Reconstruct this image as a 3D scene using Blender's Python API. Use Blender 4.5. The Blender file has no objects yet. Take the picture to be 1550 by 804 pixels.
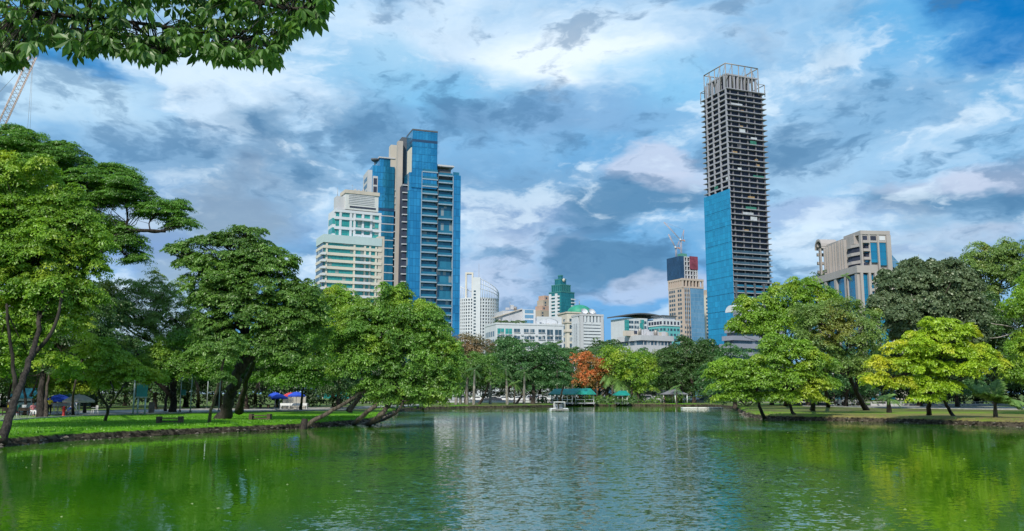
import bpy, math, random
import numpy as np
from mathutils import Vector, Matrix
from mathutils.geometry import tessellate_polygon
random.seed(7); rng = np.random.default_rng(7)
R = math.radians
S = bpy.context.scene
COL = S.collection

# ------------------------------------------------------------------ camera
F = 1300.0 / 1550.0            # focal length over image width
PITCH = math.atan(194 / 1300)
H = 2.65                       # eye height above the water
cam_d = bpy.data.cameras.new('camera'); cam = bpy.data.objects.new('camera', cam_d); COL.objects.link(cam)
cam_d.sensor_width = 36; cam_d.lens = 36 * F; cam_d.clip_start = .1; cam_d.clip_end = 9000
cam.location = (0, 0, H); cam.rotation_euler = (math.pi / 2 + PITCH, 0, 0)
S.camera = cam

# ------------------------------------------------------------------ world, sun, exposure
SUN_EL, SUN_AZ = 43, 200       # azimuth from +Y towards +X : behind the camera, a little to the left
S.view_settings.view_transform = 'Standard'; S.view_settings.look = 'None'
S.view_settings.exposure = 0.38; S.view_settings.gamma = 1; S.view_settings.use_curve_mapping = False
S.cycles.max_bounces = 8; S.cycles.transparent_max_bounces = 4
S.cycles.sample_clamp_indirect = 4
W = bpy.data.worlds.new('World'); S.world = W; W.use_nodes = True
nt = W.node_tree; nt.nodes.clear()
def N(t, typ, **kw):
    n = t.nodes.new(typ)
    for k, v in kw.items():
        if k.startswith('i_'): n.inputs[k[2:].replace('_', ' ')].default_value = v
        else: setattr(n, k, v)
    return n
def mathn(t, op, a, b=None, c=None, clamp=False):
    n = t.nodes.new('ShaderNodeMath'); n.operation = op; n.use_clamp = clamp
    for i, v in enumerate((a, b, c)):
        if v is None: continue
        if isinstance(v, (int, float)): n.inputs[i].default_value = v
        else: t.links.new(v, n.inputs[i])
    return n.outputs[0]
def vmath(t, op, a, b=None):
    n = t.nodes.new('ShaderNodeVectorMath'); n.operation = op
    for i, v in enumerate((a, b)):
        if v is None: continue
        if isinstance(v, (tuple, list, Vector)): n.inputs[i].default_value = v
        elif isinstance(v, (int, float)): n.inputs[3].default_value = v
        else: t.links.new(v, n.inputs[i])
    return n
def mixc(t, fac, a, b, blend='MIX'):
    n = t.nodes.new('ShaderNodeMix'); n.data_type = 'RGBA'; n.blend_type = blend
    for i, v in ((0, fac), (6, a), (7, b)):
        if isinstance(v, (int, float)): n.inputs[i].default_value = v
        elif isinstance(v, tuple): n.inputs[i].default_value = v if len(v) == 4 else (*v, 1)
        else: t.links.new(v, n.inputs[i])
    return n.outputs[2]
def smooth(t, v, lo, hi):
    n = t.nodes.new('ShaderNodeMapRange'); n.interpolation_type = 'SMOOTHSTEP'
    t.links.new(v, n.inputs[0]); n.inputs[1].default_value = lo; n.inputs[2].default_value = hi
    return n.outputs[0]
def noise(t, vec, scale, detail=6, rough=.55, dist=0.0, col=False):
    n = t.nodes.new('ShaderNodeTexNoise'); n.inputs['Scale'].default_value = scale; n.inputs['Detail'].default_value = detail
    n.inputs['Roughness'].default_value = rough; n.inputs['Distortion'].default_value = dist
    if vec is not None: t.links.new(vec, n.inputs['Vector'])
    return n.outputs[1 if col else 0]
def ray(px, py):
    u = (px - 775) / 1300; v = (402 - py) / 1300
    return Vector((u, math.cos(PITCH) - v * math.sin(PITCH), math.sin(PITCH) + v * math.cos(PITCH)))
def srgb(r, g, b):
    return tuple(((c / 255 + .055) / 1.055) ** 2.4 if c > 10 else c / 255 / 12.92 for c in (r, g, b))

tc = N(nt, 'ShaderNodeTexCoord'); d = vmath(nt, 'NORMALIZE', tc.outputs['Generated']).outputs[0]
sep = N(nt, 'ShaderNodeSeparateXYZ'); nt.links.new(d, sep.inputs[0])
zz = mathn(nt, 'MAXIMUM', sep.outputs[2], 0.0); den = mathn(nt, 'ADD', zz, 0.22)
cb = N(nt, 'ShaderNodeCombineXYZ')
nt.links.new(mathn(nt, 'DIVIDE', sep.outputs[0], den), cb.inputs[0]); nt.links.new(mathn(nt, 'DIVIDE', sep.outputs[1], den), cb.inputs[1])
P = cb.outputs[0]
st = vmath(nt, 'MULTIPLY', d, (1, 1, 2.6)).outputs[0]
wv = noise(nt, st, 5, 5, .6, 0, True)
warp = vmath(nt, 'SUBTRACT', wv, (.5, .5, .5)).outputs[0]
wsc = vmath(nt, 'SCALE', warp, .16).outputs[0]
dw = vmath(nt, 'ADD', d, vmath(nt, 'MULTIPLY', wsc, (1.0, 1.0, .55)).outputs[0]).outputs[0]
n1 = noise(nt, P, 1.6, 8, .56, .35); n2 = noise(nt, st, 4.2, 8, .58, .5); n3 = noise(nt, P, 4.5, 7, .6, .3)
sky = N(nt, 'ShaderNodeTexSky'); sky.sky_type = 'NISHITA'; sky.sun_disc = False
sky.sun_elevation = R(SUN_EL); sky.sun_rotation = R(SUN_AZ)
n1 = noise(nt, dw, 2.3, 6, .55)
stb = vmath(nt, 'MULTIPLY', dw, (1, 1, 1.7)).outputs[0]
def relief(scale, off, det=9):
    A = noise(nt, stb, scale, det, .56); Bn = noise(nt, vmath(nt, 'ADD', stb, (-off * .5, 0, off)).outputs[0], scale, det, .56)
    return A, mathn(nt, 'SUBTRACT', A, Bn)
dA, rA = relief(4.0, .045, 8); dB, rB = relief(9.5, .018, 7)
lit = mathn(nt, 'ADD', mathn(nt, 'MULTIPLY', rA, 3.6), mathn(nt, 'MULTIPLY', rB, 2.2))      # tops of the billows catch the light, bases are grey
mid = mixc(nt, smooth(nt, n1, .36, .64), srgb(98, 158, 205), srgb(158, 196, 226))
mid = mixc(nt, mathn(nt, 'MULTIPLY', smooth(nt, dA, .50, .66), .75), mid, srgb(196, 216, 234))
dk = mathn(nt, 'MULTIPLY', smooth(nt, n3, .50, .68), .5)
cloud = mixc(nt, dk, mid, srgb(84, 132, 174))
# cloud banks standing where the photograph has them (direction, half width, half height, darkness / lightness)
def bank(col, px, py, rx, ry, c, amt, soft=.95):
    soft = max(soft, .75)
    c0 = ray(px, py).normalized()
    e1 = Vector((c0.y, -c0.x, 0)).normalized(); e2 = e1.cross(c0) * -1
    v = vmath(nt, 'SUBTRACT', dw, tuple(c0)).outputs[0]
    a = vmath(nt, 'DOT_PRODUCT', v, tuple(e1 * (1300 / rx))).outputs[1]
    b = vmath(nt, 'DOT_PRODUCT', v, tuple(e2 * (1300 / ry))).outputs[1]
    r2 = mathn(nt, 'ADD', mathn(nt, 'MULTIPLY', a, a), mathn(nt, 'MULTIPLY', b, b))
    r2 = mathn(nt, 'ADD', r2, mathn(nt, 'MULTIPLY', mathn(nt, 'SUBTRACT', dB, .5), 3.6))
    r2 = mathn(nt, 'ADD', r2, mathn(nt, 'MULTIPLY', mathn(nt, 'SUBTRACT', dA, .5), 3.0))
    m = smooth(nt, r2, 1.7, 1.7 - 2 * soft)
    
    f = vmath(nt, 'DOT_PRODUCT', d, tuple(c0)).outputs[1]
    m = mathn(nt, 'MULTIPLY', m, mathn(nt, 'GREATER_THAN', f, .3))
    return mixc(nt, mathn(nt, 'MULTIPLY', m, amt), col, c)
light = srgb(205, 224, 240); slate = srgb(84, 130, 168); grey = srgb(116, 156, 192); pale = srgb(188, 200, 222); blue = srgb(96, 158, 214)
for a in [(800, 60, 300, 75, light, .8), (90, 150, 170, 45, srgb(190, 218, 236), .8), (880, 90, 150, 45, srgb(225, 236, 244), .8),
          (1000, 470, 300, 60, blue, .55), (200, 330, 260, 60, srgb(120, 152, 192), .7), (760, 420, 120, 70, pale, .7), (240, 400, 120, 60, srgb(108, 142, 200), .6),
          (1230, 250, 60, 60, srgb(150, 185, 215), .6), (1330, 150, 220, 60, srgb(110, 160, 200), .7), (1430, 40, 160, 50, srgb(90, 165, 215), .8), (1540, 20, 90, 60, srgb(10, 110, 180), 1.0), (120, 98, 60, 14, srgb(20, 120, 185), .9), (700, 130, 120, 40, srgb(110, 178, 220), .8), (1020, 130, 90, 50, srgb(120, 185, 225), .7), (560, 110, 100, 50, srgb(130, 185, 220), .7), (1530, 180, 90, 60, srgb(100, 165, 210), .7),
          (330, 240, 200, 55, grey, .8), (420, 240, 120, 45, slate, .75), (385, 180, 70, 26, slate, .8), (560, 170, 70, 28, slate, .6), (740, 175, 70, 22, slate, .8),
          (830, 290, 200, 60, grey, .7), (770, 330, 150, 35, srgb(120, 150, 190), .7), (980, 300, 110, 32, slate, .9, .4), (920, 335, 80, 18, slate, .8), (1000, 240, 60, 25, pale, .8, .4),
          (1040, 270, 60, 20, pale, .7), (920, 405, 100, 22, slate, .95, .35), (850, 430, 60, 10, slate, .6), (745, 383, 42, 10, grey, .9, .35), (980, 440, 110, 16, pale, .6),
          (1420, 300, 95, 26, slate, .9, .4), (1500, 330, 80, 26, slate, .7), (1440, 275, 90, 12, pale, .7), (1500, 260, 60, 14, pale, .6), (1260, 330, 140, 22, srgb(150, 170, 205), .6),
          (1450, 355, 120, 14, pale, .6), (1400, 385, 140, 12, srgb(140, 165, 205), .6), (1185, 215, 26, 34, slate, .6), (1260, 75, 40, 20, slate, .5), (900, 170, 170, 30, srgb(120, 160, 200), .6)]:
    cloud = bank(cloud, *a)
puff = smooth(nt, dA, .40, .56)
cloud = mixc(nt, mathn(nt, 'MULTIPLY', mathn(nt, 'MULTIPLY', smooth(nt, lit, .08, .50), puff), .58), cloud, srgb(208, 226, 240))
cloud = mixc(nt, mathn(nt, 'MULTIPLY', smooth(nt, lit, -.04, -.42), .60), cloud, srgb(72, 118, 158))
bgs = N(nt, 'ShaderNodeBackground'); bgs.inputs[1].default_value = .07; nt.links.new(sky.outputs[0], bgs.inputs[0])
bgc = N(nt, 'ShaderNodeBackground'); bgc.inputs[1].default_value = .95; nt.links.new(cloud, bgc.inputs[0])
gap = smooth(nt, noise(nt, dw, 2.6, 5, .55), .56, .70)
gap = mathn(nt, 'MULTIPLY', gap, .8)
msh = N(nt, 'ShaderNodeMixShader'); nt.links.new(gap, msh.inputs[0]); nt.links.new(bgc.outputs[0], msh.inputs[1]); nt.links.new(bgs.outputs[0], msh.inputs[2])
wo = N(nt, 'ShaderNodeOutputWorld'); nt.links.new(msh.outputs[0], wo.inputs[0])
W.cycles.sampling_method = 'MANUAL'; W.cycles.sample_map_resolution = 512

sun_d = bpy.data.lights.new('sun', 'SUN'); sun = bpy.data.objects.new('sun', sun_d); COL.objects.link(sun)
sun_d.energy = 3.5; sun_d.angle = R(3.0); sun_d.color = (1.0, .94, .82)
sd = Vector((math.sin(R(SUN_AZ)) * math.cos(R(SUN_EL)), math.cos(R(SUN_AZ)) * math.cos(R(SUN_EL)), math.sin(R(SUN_EL))))
sun.rotation_euler = sd.to_track_quat('Z', 'Y').to_euler()

# ------------------------------------------------------------------ helpers
LAND = .6
def at(px, py, Y):             # the point seen at a pixel, Y metres ahead
    r = ray(px, py); return Vector((r.x / r.y * Y, Y, H + r.z / r.y * Y))
def ground(px, py, z=LAND):
    r = ray(px, py); t = (z - H) / r.z; return Vector((r.x * t, r.y * t, z))
def tag(o, label=None, cat=None, group=None, kind=None):
    if label: o['label'] = label
    if cat: o['category'] = cat
    if group: o['group'] = group
    if kind: o['kind'] = kind
    return o
def empty(name, loc, rz=0):
    o = bpy.data.objects.new(name, None); o.location = loc; o.rotation_euler = (0, 0, rz); COL.objects.link(o); return o
def link(name, me, mat=None, parent=None, loc=None):
    o = bpy.data.objects.new(name, me); COL.objects.link(o)
    if mat is not None and not me.materials: me.materials.append(mat)
    if parent: o.parent = parent
    if loc is not None: o.location = loc
    return o
def copy_tree(o, parent=None):
    c = o.copy(); COL.objects.link(c); c.parent = parent
    for ch in list(o.children): copy_tree(ch, c)
    return c
def fast_mesh(name, V, Fq, nv=4, attr=None):
    me = bpy.data.meshes.new(name); V = np.asarray(V, dtype=np.float32); Fq = np.asarray(Fq, dtype=np.int32)
    me.vertices.add(len(V)); me.vertices.foreach_set('co', V.ravel())
    n = len(Fq); me.loops.add(n * nv); me.polygons.add(n)
    me.loops.foreach_set('vertex_index', Fq.ravel())
    me.polygons.foreach_set('loop_start', np.arange(0, n * nv, nv, dtype=np.int32))
    if attr is not None:
        a = me.attributes.new('tint', 'FLOAT', 'FACE'); a.data.foreach_set('value', np.asarray(attr, dtype=np.float32))
    me.update(calc_edges=True); return me
class MB:
    def __init__(s): s.v = []; s.f = []; s.sm = []
    def add(s, V, Fc, smooth=False):
        b = len(s.v); s.v += [tuple(p) for p in V]; s.f += [tuple(i + b for i in f) for f in Fc]; s.sm += [smooth] * len(Fc); return s
    def box(s, x0, x1, y0, y1, z0, z1):
        return s.add([(x0, y0, z0), (x1, y0, z0), (x1, y1, z0), (x0, y1, z0), (x0, y0, z1), (x1, y0, z1), (x1, y1, z1), (x0, y1, z1)],
                     [(0, 3, 2, 1), (4, 5, 6, 7), (0, 1, 5, 4), (1, 2, 6, 5), (2, 3, 7, 6), (3, 0, 4, 7)])
    def prism(s, pts, z0, z1, smooth=False):       # pts ccw
        n = len(pts)
        s.add([(x, y, z0) for x, y in pts] + [(x, y, z1) for x, y in pts], [(i, (i + 1) % n, n + (i + 1) % n, n + i) for i in range(n)], smooth)
        b = len(s.v) - 2 * n; s.f += [tuple(b + n + i for i in range(n)), tuple(b + n - 1 - i for i in range(n))]; s.sm += [False, False]; return s
    def lathe(s, prof, n=16, c=(0, 0), smooth=True):
        V = []; Fc = []
        for r, z in prof:
            for k in range(n):
                a = 2 * math.pi * k / n; V.append((c[0] + r * math.cos(a), c[1] + r * math.sin(a), z))
        for j in range(len(prof) - 1):
            for k in range(n): Fc.append((j * n + k, j * n + (k + 1) % n, (j + 1) * n + (k + 1) % n, (j + 1) * n + k))
        return s.add(V, Fc, smooth)
    def tube(s, pts, rad, n=6, caps=True):
        pts = [Vector(p) for p in pts]; rad = rad if isinstance(rad, (list, tuple)) else [rad] * len(pts)
        V = []; up = None
        for i, p in enumerate(pts):
            t = (pts[min(i + 1, len(pts) - 1)] - pts[max(i - 1, 0)])
            t = t.normalized() if t.length > 1e-6 else Vector((0, 0, 1))
            if up is None: up = t.orthogonal().normalized()
            up = (up - t * up.dot(t)); up = up.normalized() if up.length > 1e-4 else t.orthogonal().normalized()
            b = t.cross(up)
            for k in range(n):
                a = 2 * math.pi * k / n; V.append(p + (up * math.cos(a) + b * math.sin(a)) * rad[i])
        Fc = [(j * n + k, j * n + (k + 1) % n, (j + 1) * n + (k + 1) % n, (j + 1) * n + k) for j in range(len(pts) - 1) for k in range(n)]
        if caps: Fc += [tuple(range(n - 1, -1, -1)), tuple((len(pts) - 1) * n + k for k in range(n))]
        return s.add(V, Fc, True)
    def mesh(s, name):
        me = bpy.data.meshes.new(name); me.from_pydata(s.v, [], s.f); me.polygons.foreach_set('use_smooth', s.sm); me.update(); return me
    def build(s, name, mat, parent=None, loc=None): return link(name, s.mesh(name), mat, parent, loc)

# ------------------------------------------------------------------ materials
def newmat(name):
    m = bpy.data.materials.new(name); m.use_nodes = True; t = m.node_tree; t.nodes.clear()
    o = N(t, 'ShaderNodeOutputMaterial'); return m, t, o
def plain(name, col, rough=.7, metal=0, var=.15, scale=3.0, spec=.4, bump=0, emit=None):
    m, t, o = newmat(name); b = N(t, 'ShaderNodeBsdfPrincipled'); b.inputs['Roughness'].default_value = rough; b.inputs['Metallic'].default_value = metal
    b.inputs['Specular IOR Level'].default_value = spec
    tcn = N(t, 'ShaderNodeTexCoord'); nz = noise(t, tcn.outputs['Object'], scale, 5, .6)
    lo = tuple(c * (1 - var) for c in col); hi = tuple(min(1, c * (1 + var)) for c in col)
    t.links.new(mixc(t, smooth(t, nz, .3, .7), lo, hi), b.inputs['Base Color'])
    if bump:
        bn = N(t, 'ShaderNodeBump'); bn.inputs['Strength'].default_value = bump; bn.inputs['Distance'].default_value = .05
        t.links.new(noise(t, tcn.outputs['Object'], scale * 4, 5), bn.inputs['Height']); t.links.new(bn.outputs[0], b.inputs['Normal'])
    t.links.new(b.outputs[0], o.inputs[0]); return m
def wallmat(name, col, rough=.8, streak=.2, scale=.15):     # weathered masonry with vertical rain streaks
    m, t, o = newmat(name); b = N(t, 'ShaderNodeBsdfPrincipled'); b.inputs['Roughness'].default_value = rough; b.inputs['Specular IOR Level'].default_value = .25
    tcn = N(t, 'ShaderNodeTexCoord'); v = vmath(t, 'MULTIPLY', tcn.outputs['Object'], (1.0, 1.0, .12)).outputs[0]
    a = noise(t, v, scale * 4, 6, .65); c = noise(t, tcn.outputs['Object'], scale, 4)
    k = mixc(t, mathn(t, 'MULTIPLY', smooth(t, a, .42, .75), streak * 1.6), col, tuple(x * .55 for x in col))
    k = mixc(t, mathn(t, 'MULTIPLY', smooth(t, c, .35, .7), .35), k, tuple(min(1, x * 1.2) for x in col))
    t.links.new(k, b.inputs['Base Color']); t.links.new(b.outputs[0], o.inputs[0]); return m
def glassmat(name, c1, c2, pw=1.5, ph=3.8, rough=.12, metal=.35, mull=None, mw=.06, blind=None):   # panes of a curtain wall, each a little different
    m, t, o = newmat(name); b = N(t, 'ShaderNodeBsdfPrincipled'); b.inputs['Roughness'].default_value = rough; b.inputs['Metallic'].default_value = metal
    b.inputs['Specular IOR Level'].default_value = .6
    tcn = N(t, 'ShaderNodeTexCoord'); s = N(t, 'ShaderNodeSeparateXYZ'); t.links.new(tcn.outputs['Object'], s.inputs[0])
    h = mathn(t, 'DIVIDE', mathn(t, 'ADD', s.outputs[0], s.outputs[1]), pw); z = mathn(t, 'DIVIDE', s.outputs[2], ph)
    cbn = N(t, 'ShaderNodeCombineXYZ'); t.links.new(mathn(t, 'FLOOR', h), cbn.inputs[0]); t.links.new(mathn(t, 'FLOOR', z), cbn.inputs[1])
    wn = N(t, 'ShaderNodeTexWhiteNoise'); t.links.new(cbn.outputs[0], wn.inputs[0])
    big = noise(t, tcn.outputs['Object'], .035, 3)
    f = mathn(t, 'ADD', mathn(t, 'MULTIPLY', wn.outputs[0], .45), mathn(t, 'MULTIPLY', smooth(t, big, .3, .7), .55))
    c = mixc(t, f, c1, c2)
    if blind: c = mixc(t, mathn(t, 'GREATER_THAN', wn.outputs[0], .86), c, blind)
    if mull:
        fx = mathn(t, 'GREATER_THAN', mathn(t, 'FRACT', h), 1 - mw / pw * 2); fz = mathn(t, 'GREATER_THAN', mathn(t, 'FRACT', z), 1 - mw / ph * 4)
        c = mixc(t, mathn(t, 'MULTIPLY', mathn(t, 'MAXIMUM', fx, fz), .6), c, mull)
    t.links.new(c, b.inputs['Base Color'])
    bn = N(t, 'ShaderNodeBump'); bn.inputs['Strength'].default_value = .3; bn.inputs['Distance'].default_value = .3
    t.links.new(noise(t, tcn.outputs['Object'], .6, 2), bn.inputs['Height'])
    tl = vmath(t, 'SCALE', vmath(t, 'SUBTRACT', wn.outputs[1], (.5, .5, .5)).outputs[0], .05 if rough < .3 else .12).outputs[0]     # no two panes sit quite in one plane
    t.links.new(vmath(t, 'NORMALIZE', vmath(t, 'ADD', bn.outputs[0], tl).outputs[0]).outputs[0], b.inputs['Normal'])
    t.links.new(b.outputs[0], o.inputs[0]); return m
def leafmat(name, c1, c2, c3=None, trans=.35, third=.9):
    m, t, o = newmat(name); a = N(t, 'ShaderNodeAttribute'); a.attribute_name = 'tint'
    tcn = N(t, 'ShaderNodeTexCoord'); big = noise(t, tcn.outputs['Object'], .35, 3)
    f = mathn(t, 'ADD', mathn(t, 'MULTIPLY', a.outputs['Fac'], .75), mathn(t, 'MULTIPLY', smooth(t, big, .35, .65), .3), clamp=True)
    c = mixc(t, f, c1, c2)
    if c3:
        s3 = smooth(t, noise(t, tcn.outputs['Object'], .28, 4), third - .12, third + .05); c = mixc(t, s3, c, c3)
    df = N(t, 'ShaderNodeBsdfDiffuse'); tr = N(t, 'ShaderNodeBsdfTranslucent'); gl = N(t, 'ShaderNodeBsdfGlossy'); gl.inputs['Roughness'].default_value = .45
    gl.inputs['Color'].default_value = (.8, .85, .75, 1)
    t.links.new(c, df.inputs[0]); t.links.new(mixc(t, .5, c, mixc(t, 1.0, c, (1.6, 1.5, .5), 'MULTIPLY')), tr.inputs[0])
    m1 = N(t, 'ShaderNodeMixShader'); m1.inputs[0].default_value = trans; t.links.new(df.outputs[0], m1.inputs[1]); t.links.new(tr.outputs[0], m1.inputs[2])
    m2 = N(t, 'ShaderNodeMixShader'); m2.inputs[0].default_value = .045; t.links.new(m1.outputs[0], m2.inputs[1]); t.links.new(gl.outputs[0], m2.inputs[2])
    t.links.new(m2.outputs[0], o.inputs[0]); return m
def barkmat(name, col):
    m, t, o = newmat(name); b = N(t, 'ShaderNodeBsdfPrincipled'); b.inputs['Roughness'].default_value = .9; b.inputs['Specular IOR Level'].default_value = .2
    tcn = N(t, 'ShaderNodeTexCoord'); v = vmath(t, 'MULTIPLY', tcn.outputs['Object'], (6, 6, 1.2)).outputs[0]
    a = noise(t, v, 1.2, 7, .7); c = noise(t, tcn.outputs['Object'], .7, 4)
    k = mixc(t, smooth(t, a, .35, .65), tuple(x * .35 for x in col), tuple(min(1, x * 1.5) for x in col))
    k = mixc(t, mathn(t, 'MULTIPLY', smooth(t, c, .5, .65), .5), k, tuple(min(1, x * 2.2) for x in col))
    t.links.new(k, b.inputs['Base Color']); bn = N(t, 'ShaderNodeBump'); bn.inputs['Strength'].default_value = .9; bn.inputs['Distance'].default_value = .06
    t.links.new(a, bn.inputs['Height']); t.links.new(bn.outputs[0], b.inputs['Normal']); t.links.new(b.outputs[0], o.inputs[0]); return m

L = dict(
 rain=leafmat('leaf rain tree', (0.037, 0.106, 0.013), (0.157, 0.360, 0.032)),
 bright=leafmat('leaf bright', (0.075, 0.188, 0.015), (0.288, 0.488, 0.037), (0.375, 0.475, 0.037), third=.62),
 dark=leafmat('leaf dark', (0.022, 0.062, 0.015), (0.097, 0.203, 0.044)),
 mid=leafmat('leaf mid', (0.037, 0.106, 0.018), (0.180, 0.346, 0.053)),
 olive=leafmat('leaf olive', (.085, .165, .035), (.26, .40, .09), (0.275, 0.300, 0.062), third=.62),
 grey=leafmat('leaf grey green', (0.050, 0.094, 0.040), (0.206, 0.269, 0.138)),
 lean=leafmat('leaf leaning', (0.050, 0.138, 0.018), (0.207, 0.413, 0.048), (0.275, 0.425, 0.037), third=.62),
 lime=leafmat('leaf lime', (0.150, 0.288, 0.013), (0.450, 0.625, 0.027), (0.575, 0.575, 0.037), third=.6),
 orange=leafmat('leaf flame', (.09, .12, .03), (.40, .20, .06), (.62, .20, .06), third=.50, trans=.25),
 deep=leafmat('leaf darkened as shade', (.010, .030, .008), (.030, .070, .018)),  # hedge leaves coloured near black, standing in for the shade below the crowns
 brown=leafmat('leaf russet', (0.062, 0.088, 0.031), (0.250, 0.200, 0.100), (0.325, 0.213, 0.112), third=.55),
 palm=leafmat('leaf palm', (0.062, 0.144, 0.031), (0.213, 0.362, 0.088)),
 over=leafmat('leaf overhanging', (0.037, 0.094, 0.018), (0.106, 0.231, 0.035), (0.200, 0.350, 0.037), third=.60, trans=.4),
 teal=leafmat('leaf cool', (0.027, 0.094, 0.033), (0.122, 0.287, 0.079)),
)
BARK = barkmat('bark', (.060, .048, .038)); BARKD = barkmat('bark dark', (.036, .030, .026)); BARKP = barkmat('bark pale', (.24, .22, .19)); BARKG = barkmat('bark grey brown', (.095, .078, .062))

# ------------------------------------------------------------------ trees
def leaves(C, rad, out, per, lsz, flat=.42, droop=.5, aspect=.45, up=.7, cl_tint=None):
    flat = flat * 1.25; up = up * .85
    """C: clump centres, rad: clump radii, out: outward directions.  Returns one mesh's verts, quads, tints"""
    n = len(C); N_ = n * per
    keep_ = None
    C_ = np.repeat(C, per, 0); r_ = np.repeat(rad, per)[:, None]; o_ = np.repeat(out, per, 0)
    a = rng.uniform(0, 2 * np.pi, N_); rr = np.sqrt(rng.uniform(0, 1, N_)); h = rng.uniform(-1, 1, N_)
    lx = rr * np.cos(a); ly = rr * np.sin(a); dome = (1 - rr ** 2) * .9 + h * .35 - .3
    loc = np.stack([lx, ly, dome * flat], 1)
    hz = o_.copy(); hz[:, 2] = 0
    tilt = (loc[:, :2] * hz[:, :2]).sum(1)
    loc[:, 2] -= tilt * droop
    Pn = C_ + loc * r_
    nrm = np.stack([lx * .7, ly * .7, np.full(N_, up)], 1) + o_ * .45 + rng.normal(0, .62, (N_, 3))
    nrm /= np.linalg.norm(nrm, axis=1)[:, None]
    t = np.stack([lx, ly, -rr * .5], 1) + rng.normal(0, .6, (N_, 3)); t -= nrm * (t * nrm).sum(1)[:, None]
    t /= np.linalg.norm(t, axis=1)[:, None] + 1e-9; b = np.cross(nrm, t)
    s = (lsz * rng.uniform(.5, 1.5, N_))[:, None]
    V = np.stack([Pn - t * s * .5, Pn + b * s * aspect * .5 + t * s * .08, Pn + t * s * .55, Pn - b * s * aspect * .5 + t * s * .08], 1)
    V[:, 2] -= nrm * s * .12
    ct = rng.uniform(0, 1, n) if cl_tint is None else cl_tint
    tint = np.repeat(ct, per) * .55 + rng.uniform(0, 1, N_) * .45
    return V.reshape(-1, 3), np.arange(N_ * 4).reshape(-1, 4), tint
def catmull(pts, k=5):
    pts = [Vector(p) for p in pts]
    if len(pts) < 3: return pts
    q = [pts[0] * 2 - pts[1]] + pts + [pts[-1] * 2 - pts[-2]]; out = []
    for i in range(1, len(q) - 2):
        a, b, c, d_ = q[i - 1:i + 3]
        for j in range(k):
            t = j / k; out.append(.5 * ((2 * b) + (c - a) * t + (2 * a - 5 * b + 4 * c - d_) * t * t + (3 * b - a - 3 * c + d_) * t ** 3))
    return out + [pts[-1]]
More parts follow.
